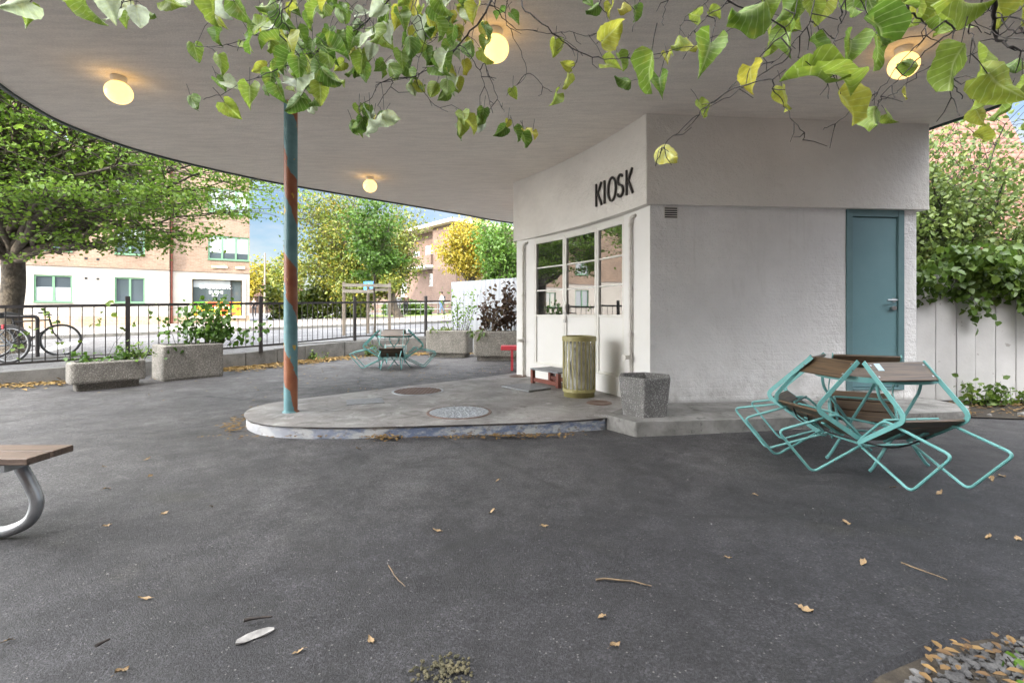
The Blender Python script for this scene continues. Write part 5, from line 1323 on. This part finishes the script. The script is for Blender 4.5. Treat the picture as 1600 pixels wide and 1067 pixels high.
for q in ((918,0,20,60,.3),(935,8,24,150,.2),(955,8,22,100,.68),(975,5,24,120,.75),(992,10,24,80,.35),(940,66,52,-42,.70),(868,62,28,95,.64),(893,106,22,185,.68),(889,116,26,105,.66),(870,146,28,100,.58),(801,138,20,65,.6),(803,200,24,60,.3),(817,208,26,75,.25),(945,100,32,30,.62),(965,86,28,60,.45),(985,128,30,190,.25),(1018,82,62,95,.42),(1030,120,36,85,.35),(1042,84,22,95,.7),(1062,58,34,115,.62),(1072,60,30,60,.7),(1094,26,32,155,.6),(1112,64,64,98,.42),(1192,8,76,148,.40),(1108,18,24,30,.6),(1172,104,52,48,.76),(1092,158,30,65,.6),(1034,229,44,58,.8),
 (1196,-4,40,80,.5),(1238,-6,42,75,.45),(1222,-8,42,85,.40),(1292,2,40,110,.65),(1332,-6,48,95,.42),(1203,48,42,85,.58),(1232,48,48,95,.42),(1268,62,40,70,.35),(1332,60,50,105,.42),(1296,124,84,187,.50),(1272,110,84,8,.54),(1222,136,42,65,.68),(1356,26,68,28,.32),(1372,54,58,78,.42),(1420,34,38,195,.68),(1494,22,44,190,.62),(1470,14,40,60,.45),(1512,40,46,170,.5),(1374,2,66,8,.45),(1496,-6,68,15,.58),(1502,72,72,112,.5),(1530,78,60,97,.58),(1530,122,58,102,.6),(1542,116,76,35,.62),(1590,94,40,150,.3),(1312,145,64,50,.70),(1366,168,44,105,.5),(1385,178,30,30,.55),(1415,137,22,100,.72),(1432,106,32,190,.45),(1525,172,34,45,.66),(1522,210,32,15,.66),(1590,0,46,60,.65),(1225,26,40,20,.55),(1268,0,44,70,.6),(1400,-8,50,100,.5),(1440,-6,44,80,.6),(1560,-4,50,70,.66),(1575,150,44,110,.45),(1598,120,50,120,.55),(1352,-8,50,70,.35),
 (48,4,52,165,.88),(40,10,40,80,.5),(10,-6,44,40,.9),(128,-2,50,65,.48),(165,-2,46,85,.9),(188,14,40,125,.88),(200,18,34,95,.45),(192,-4,36,60,.85),(212,10,42,85,.93),(226,16,24,40,.4),(255,0,44,20,.55),(285,-6,36,60,.88),(334,-2,48,92,.55),(365,2,50,50,.4),(345,46,34,100,.2),(302,68,36,95,.42),(342,86,38,90,.5),(350,127,34,20,.9),(338,122,28,60,.3),(297,150,32,60,.3),(350,160,40,55,.6),(390,133,44,90,.5),(385,66,34,45,.55),(110,-8,40,60,.6)):
    lf(*q)
for cx,cy,rx,ry,n,ln in ((430,40,45,40,24,38),(470,95,45,45,28,38),(490,150,22,26,11,40),(440,120,30,30,11,36),(560,60,50,45,24,36),(620,40,50,40,24,36),(600,105,50,22,15,34),(575,185,30,24,15,32),(690,60,40,55,25,36),(700,120,30,35,13,34),(722,190,12,26,6,32),(745,60,22,30,8,32),(760,185,12,16,4,28),(650,145,20,10,4,24),(793,25,8,12,2,32),(822,210,12,8,2,24),(340,20,20,20,3,38),(530,100,40,30,13,36),(660,12,90,20,22,36),(480,12,60,18,16,38),(785,200,12,10,2,26)):
    for _ in range(max(2,int(n*.86))):
        a = rng.random()*2*PI; q = math.sqrt(rng.random())
        u = rng.random(); ti = rng.gauss(.36,.13)
        if u < .12: ti = rng.uniform(.86,.98)
        elif u < .27: ti = rng.uniform(.66,.78)
        lf(cx+rx*q*math.cos(a),cy-8+ry*q*math.sin(a),ln*rng.uniform(.62,1.1),rng.gauss(92,38),ti,.75)
hero_leaves('leaves',items,'leaf_hero',lime)
for p,size,L,N,ti,cu in items:                        # leaf stalks
    p = Vector(p); q = min(tsamp,key=lambda s_: (s_-p).length); d_ = (q-p).length
    if d_ > .16: q = p-Vector(L).normalized()*.035+Vector((rng.gauss(0,.008),0,.02)); d_ = .04
    m_ = (p+q)/2+Vector((0,0,d_*.12)); twb.tube([q,m_,p+Vector(L).normalized()*size*.05],[.0011,.0010,.0009],5,caps=False)
twb.build('twigs','bark_dark',lime); bm_.build('boughs','bark_dark',lime)
# crown above the view
g = np.random.default_rng(5); n = 9000; c_ = g.normal(size=(160,3))*np.array([1.9,1.3,1.2])+np.array([-.3,-.9,5.6])
P = c_[g.integers(0,160,n)]+g.normal(size=(n,3))*.28; P = P[P[:,2] > 3.9]
leaf_mesh('crown',P,.10,'leaf_mixed',lime,np.full(len(P),.4),.6,0,None,.9,.25,g)
# ------------------------------------------------------------------ ground clutter
def gp(px, py, z=0.): Y = F*(CAM_Z-z)/(py-HOR); return Vector(((px-800)/F*Y,Y,z+yard_z((px-800)/F*Y,Y)))
def dry_leaf_mesh(seed):
    r = random.Random(seed); n = 7; L = []; Rr = []; C_ = []
    for i in range(n+1):
        u = i/n; w_ = .30*math.sin(PI*u**.8)**.8*(1+r.gauss(0,.12)); z = .10+.10*math.sin(3*u+seed)+r.gauss(0,.015)
        C_.append((r.gauss(0,.01),u-.5,z*.55)); L.append((-w_,u-.5,z+.12*r.random())); Rr.append((w_,u-.5,z+.14*r.random()-.05))
    mb = MB(); vs = L+C_+Rr; k = n+1
    mb.add(vs,[(i,i+1,k+i+1,k+i) for i in range(n)]+[(k+i,k+i+1,2*k+i+1,2*k+i) for i in range(n)],0,True)
    mb.tube([(0,-.5,.05),(.03,-.62,.06),(.02,-.72,.03)],.012,5,caps=False)
    return mb
protos = []
for s_ in range(4):
    o = dry_leaf_mesh(s_+1).build('fallen_leaf','dry_leaf'); protos.append(o)
spots = [(167,762,.05),(163,728,.03),(168,820,.05),(227,931,.055),(10,998,.035),(190,1042,.05),(466,1014,.055),(580,998,.04),(778,755,.045),(769,802,.045),(851,823,.05),(683,831,.05),(940,967,.045),(961,1011,.05),(1138,869,.04),(1258,953,.06),(1348,877,.06),(1323,813,.05),(1544,838,.07),(1468,770,.06),(1549,750,.07),(1566,745,.05),(1592,842,.05),(230,716,.05),(235,741,.05),(330,790,.04),(258,800,.05),(560,700,.05),(1180,770,.04),(1395,760,.04)]
for i,(x,y,sz) in enumerate(spots):
    o = protos[i] if i < 4 else protos[i % 4].copy()
    if i >= 4: col.objects.link(o)
    p = gp(x,y,.0); o.location = p+Vector((0,0,.004)); o.rotation_euler = (rng.gauss(0,.15),rng.gauss(0,.2),rng.uniform(0,6.28)); k = sz*rng.uniform(.9,1.2); k *= .82; o.scale = (k*rng.uniform(.5,1.),k,k*1.4)
    tag(o,'small dry tan leaf lying by itself on the open dark asphalt','fallen leaf','single fallen leaves on the asphalt')
def ground_twig(label, a, b, r_, mat='twig', sag=0):
    p,q = gp(*a), gp(*b); pts = curve_pts(p,q,0,8,.07,rng); pts = [Vector((v.x,v.y,max(r_,v.z+r_)+.003)) for v in pts]
    mb = MB(); mb.tube([v-p for v in pts],[r_*(1-.5*i/8) for i in range(9)],6); o = mb.build('twig',mat); o.location = p; tag(o,label,'twig')
ground_twig('long pale twig lying on the asphalt in front of the turquoise table',(1408,881),(1480,908),.0045)
ground_twig('dark brown twig lying on the asphalt below the kiosk front',(931,908),(1018,918),.005)
ground_twig('thin pale twig with a knobbly end, left of the dark brown twig',(607,885),(633,918),.003)
ground_twig('short black stick lying just above the pale paper scrap',(381,973),(425,967),.007,'bark_dark')
ground_twig('small black bark piece near the lower left of the asphalt',(150,1013),(172,1002),.007,'bark_dark')
mb = MB(); mb.prism([(-.065,-.012),(-.04,-.021),(.0,-.018),(.03,-.024),(.062,-.014),(.066,.004),(.05,.018),(.012,.016),(-.02,.023),(-.055,.013)],0,0,z0f=lambda x,y: .001,z1f=lambda x,y: .004+.004*math.sin(60*x+40*y)); o = mb.build('paper_scrap','paper'); o.location = gp(398,988)+Vector((0,0,.004)); o.rotation_euler=(0.03,.02,R(42)); tag(o,'crumpled pale scrap of paper on the asphalt beside the black stick','paper scrap')
def litter(name, pts, size, seed, z=.012, mat='leaf_litter', tint=None):
    g = np.random.default_rng(seed); P = np.array([(p[0],p[1],p[2]+z+abs(g.normal(0,.012))) for p in pts]); o = leaf_mesh(name,P,size,mat,None,tint,.0,.9,None,.55,.3,g); o['kind'] = 'stuff'; return o
r = random.Random(3); pts = []
kp = [Vector((x,y)) for x,y in KERB[:-2]]
for a,b in zip(kp[:-1],kp[1:]):
    L = (b-a).length; d_ = (b-a)/L; nn = Vector((d_.y,-d_.x))
    dens = 620 if b.x > -6.5 else 200
    for _ in range(int(L*dens)):
        u = r.random()*L; v = abs(r.gauss(0,.34))+.02; p = a+d_*u+nn*v
        if math.sin(p.x*2.1)+math.sin(p.y*3.3+1) < r.uniform(-2.2,1.2): continue
        pts.append((p.x,p.y,0))
o = litter('leaf_litter',pts,.085,1,tint=np.full(len(pts),.6)); tag(o,'drift of tan fallen leaves along the foot of the yard kerb')
pts = []
for _ in range(260):
    x = r.choice((r.gauss(-1.15,.10),r.gauss(-.25,.28),r.gauss(.2,.2),r.uniform(-2.9,.6)))
    y = 4.44+.02*abs(x+1.4)+.05*max(0,x+.8); pts.append((x,y-abs(r.gauss(0,.05))-.01,0))
for _ in range(160):
    a = r.uniform(R(130),R(235)); pts.append((-2.3+.62*math.cos(a)+r.gauss(0,.06),5.25+.75*math.sin(a)+r.gauss(0,.06),0))
o = litter('leaf_litter',pts,.045,2,tint=np.full(len(pts),.42)); tag(o,'yellow brown leaf bits swept against the blue platform kerb')
pts = [(r.uniform(4.6,9.5),6.15-abs(r.gauss(0,.42)),0) for _ in range(900)]
o = litter('leaf_litter',pts,.06,3,tint=np.full(len(pts),.30)); tag(o,'brown leaf litter on the dirt strip under the white board fence')
dirt = [(4.9,6.3),(4.95,5.35),(5.5,5.22),(6.4,5.2),(7.6,5.28),(9.5,5.3),(11,6.3)]
sheet('dirt_strip',dirt,'soil',lambda x,y: .008)
pts = [(r.gauss(-1.5,2.2),r.gauss(8.3,1.3),0) for _ in range(240)]
pts = [p for p in pts if p[1] > 6.6+.95*max(-2,p[0]+.9) or p[0] < -3]
o = litter('leaf_litter',pts,.04,4,tint=np.full(len(pts),.7)); tag(o,'scattered leaf crumbs on the asphalt behind the platform')
# stones along the dirt strip edge
# tree pit with gravel and leaves, and a small mossy hole
PC = Vector((1.95,1.2)); pit = []
for i in range(40):
    a = 2*PI*i/40; rr = 1+.05*math.sin(3*a)+.03*math.sin(7*a+1); pit.append((PC.x+.95*rr*math.cos(a),PC.y+.50*rr*math.sin(a)))
sheet('tree_pit',pit,'soil',lambda x,y: .016)
lip = MB(); n = 40; ou = [(PC.x+(x-PC.x)*1.09,PC.y+(y-PC.y)*1.12,-.01) for x,y in pit]; mi_ = [(PC.x+(x-PC.x)*1.02,PC.y+(y-PC.y)*1.03,.030+.008*rng.random()) for x,y in pit]; ii = [(x*.98+PC.x*.02,y*.98+PC.y*.02,.006) for x,y in pit]
lip.add(ou+mi_+ii,[(k*n+i,k*n+(i+1)%n,(k+1)*n+(i+1)%n,(k+1)*n+i) for k in range(2) for i in range(n)],0,True); structure(lip.build('pit_edge','asphalt',fix=True))
def stones(name, label, n, where, s0, s1, mat):
    mb = MB()
    for _ in range(n):
        x,y,z = where(); s_ = rng.uniform(s0,s1); bm = bmesh.new(); bmesh.ops.create_icosphere(bm,subdivisions=1,radius=s_)
        q = Matrix.Rotation(rng.random()*6,3,'Z'); vs = [q @ Vector((v.co.x*rng.uniform(.7,1.3),v.co.y*rng.uniform(.6,1.1),v.co.z*rng.uniform(.4,.9)))+Vector((x,y,z+s_*.3)) for v in bm.verts]
        mb.add(vs,[tuple(v.index for v in f.verts) for f in bm.faces]); bm.free()
    o = mb.build(name,mat); o['kind'] = 'stuff'; o['label'] = label
M['gravel'] = noisy('grey gravel',(.03,.03,.032),(.13,.127,.125),9,.85,.4,90)
def inpit():
    a = rng.uniform(R(60),R(225)); q = math.sqrt(rng.random())*.99; return PC.x+.92*q*math.cos(a),PC.y+.48*q*math.sin(a),.018
stones('gravel','dark grey gravel filling the tree pit at the lower right',1500,inpit,.006,.017,'gravel')
pts = [inpit() for _ in range(240)]; o = litter('leaf_litter',[(x,y,.03) for x,y,_ in pts],.040,5,tint=np.full(240,.15)); tag(o,'tan leaves lying on the gravel of the tree pit')
hc = gp(692,1052)
def inhole():
    a = rng.random()*2*PI; q = rng.random()**.7; return hc.x+.105*q*math.cos(a),hc.y+.085*q*math.sin(a),.006
M['moss'] = noisy('mossy grit',(.03,.03,.014),(.10,.085,.045),30,.9,.6)
stones('grit','mossy grit in the small round hole at the bottom of the view',160,inhole,.003,.009,'moss')
stones('pebbles','scattered pale grit on the open asphalt',90,lambda: (rng.uniform(-2.6,2.6),rng.uniform(1.5,4.2),.0),.0015,.0045,'kerb_concrete')
stones('rubble','loose stones edging the dirt strip by the board fence',40,lambda: (rng.uniform(5.,8.5),5.28+abs(rng.gauss(0,.12)),.005),.02,.07,'kerb_concrete')
plant('weed','tiny green seedling among the leaves in the tree pit','weed',(1.62,1.5,.02),spread_stems((1.62,1.5,.015),6,.03,.03,.02,.06,14,2.,0),.03,'leaf_fresh',6,(.02,.02,.01),tint=.5,r=.002)
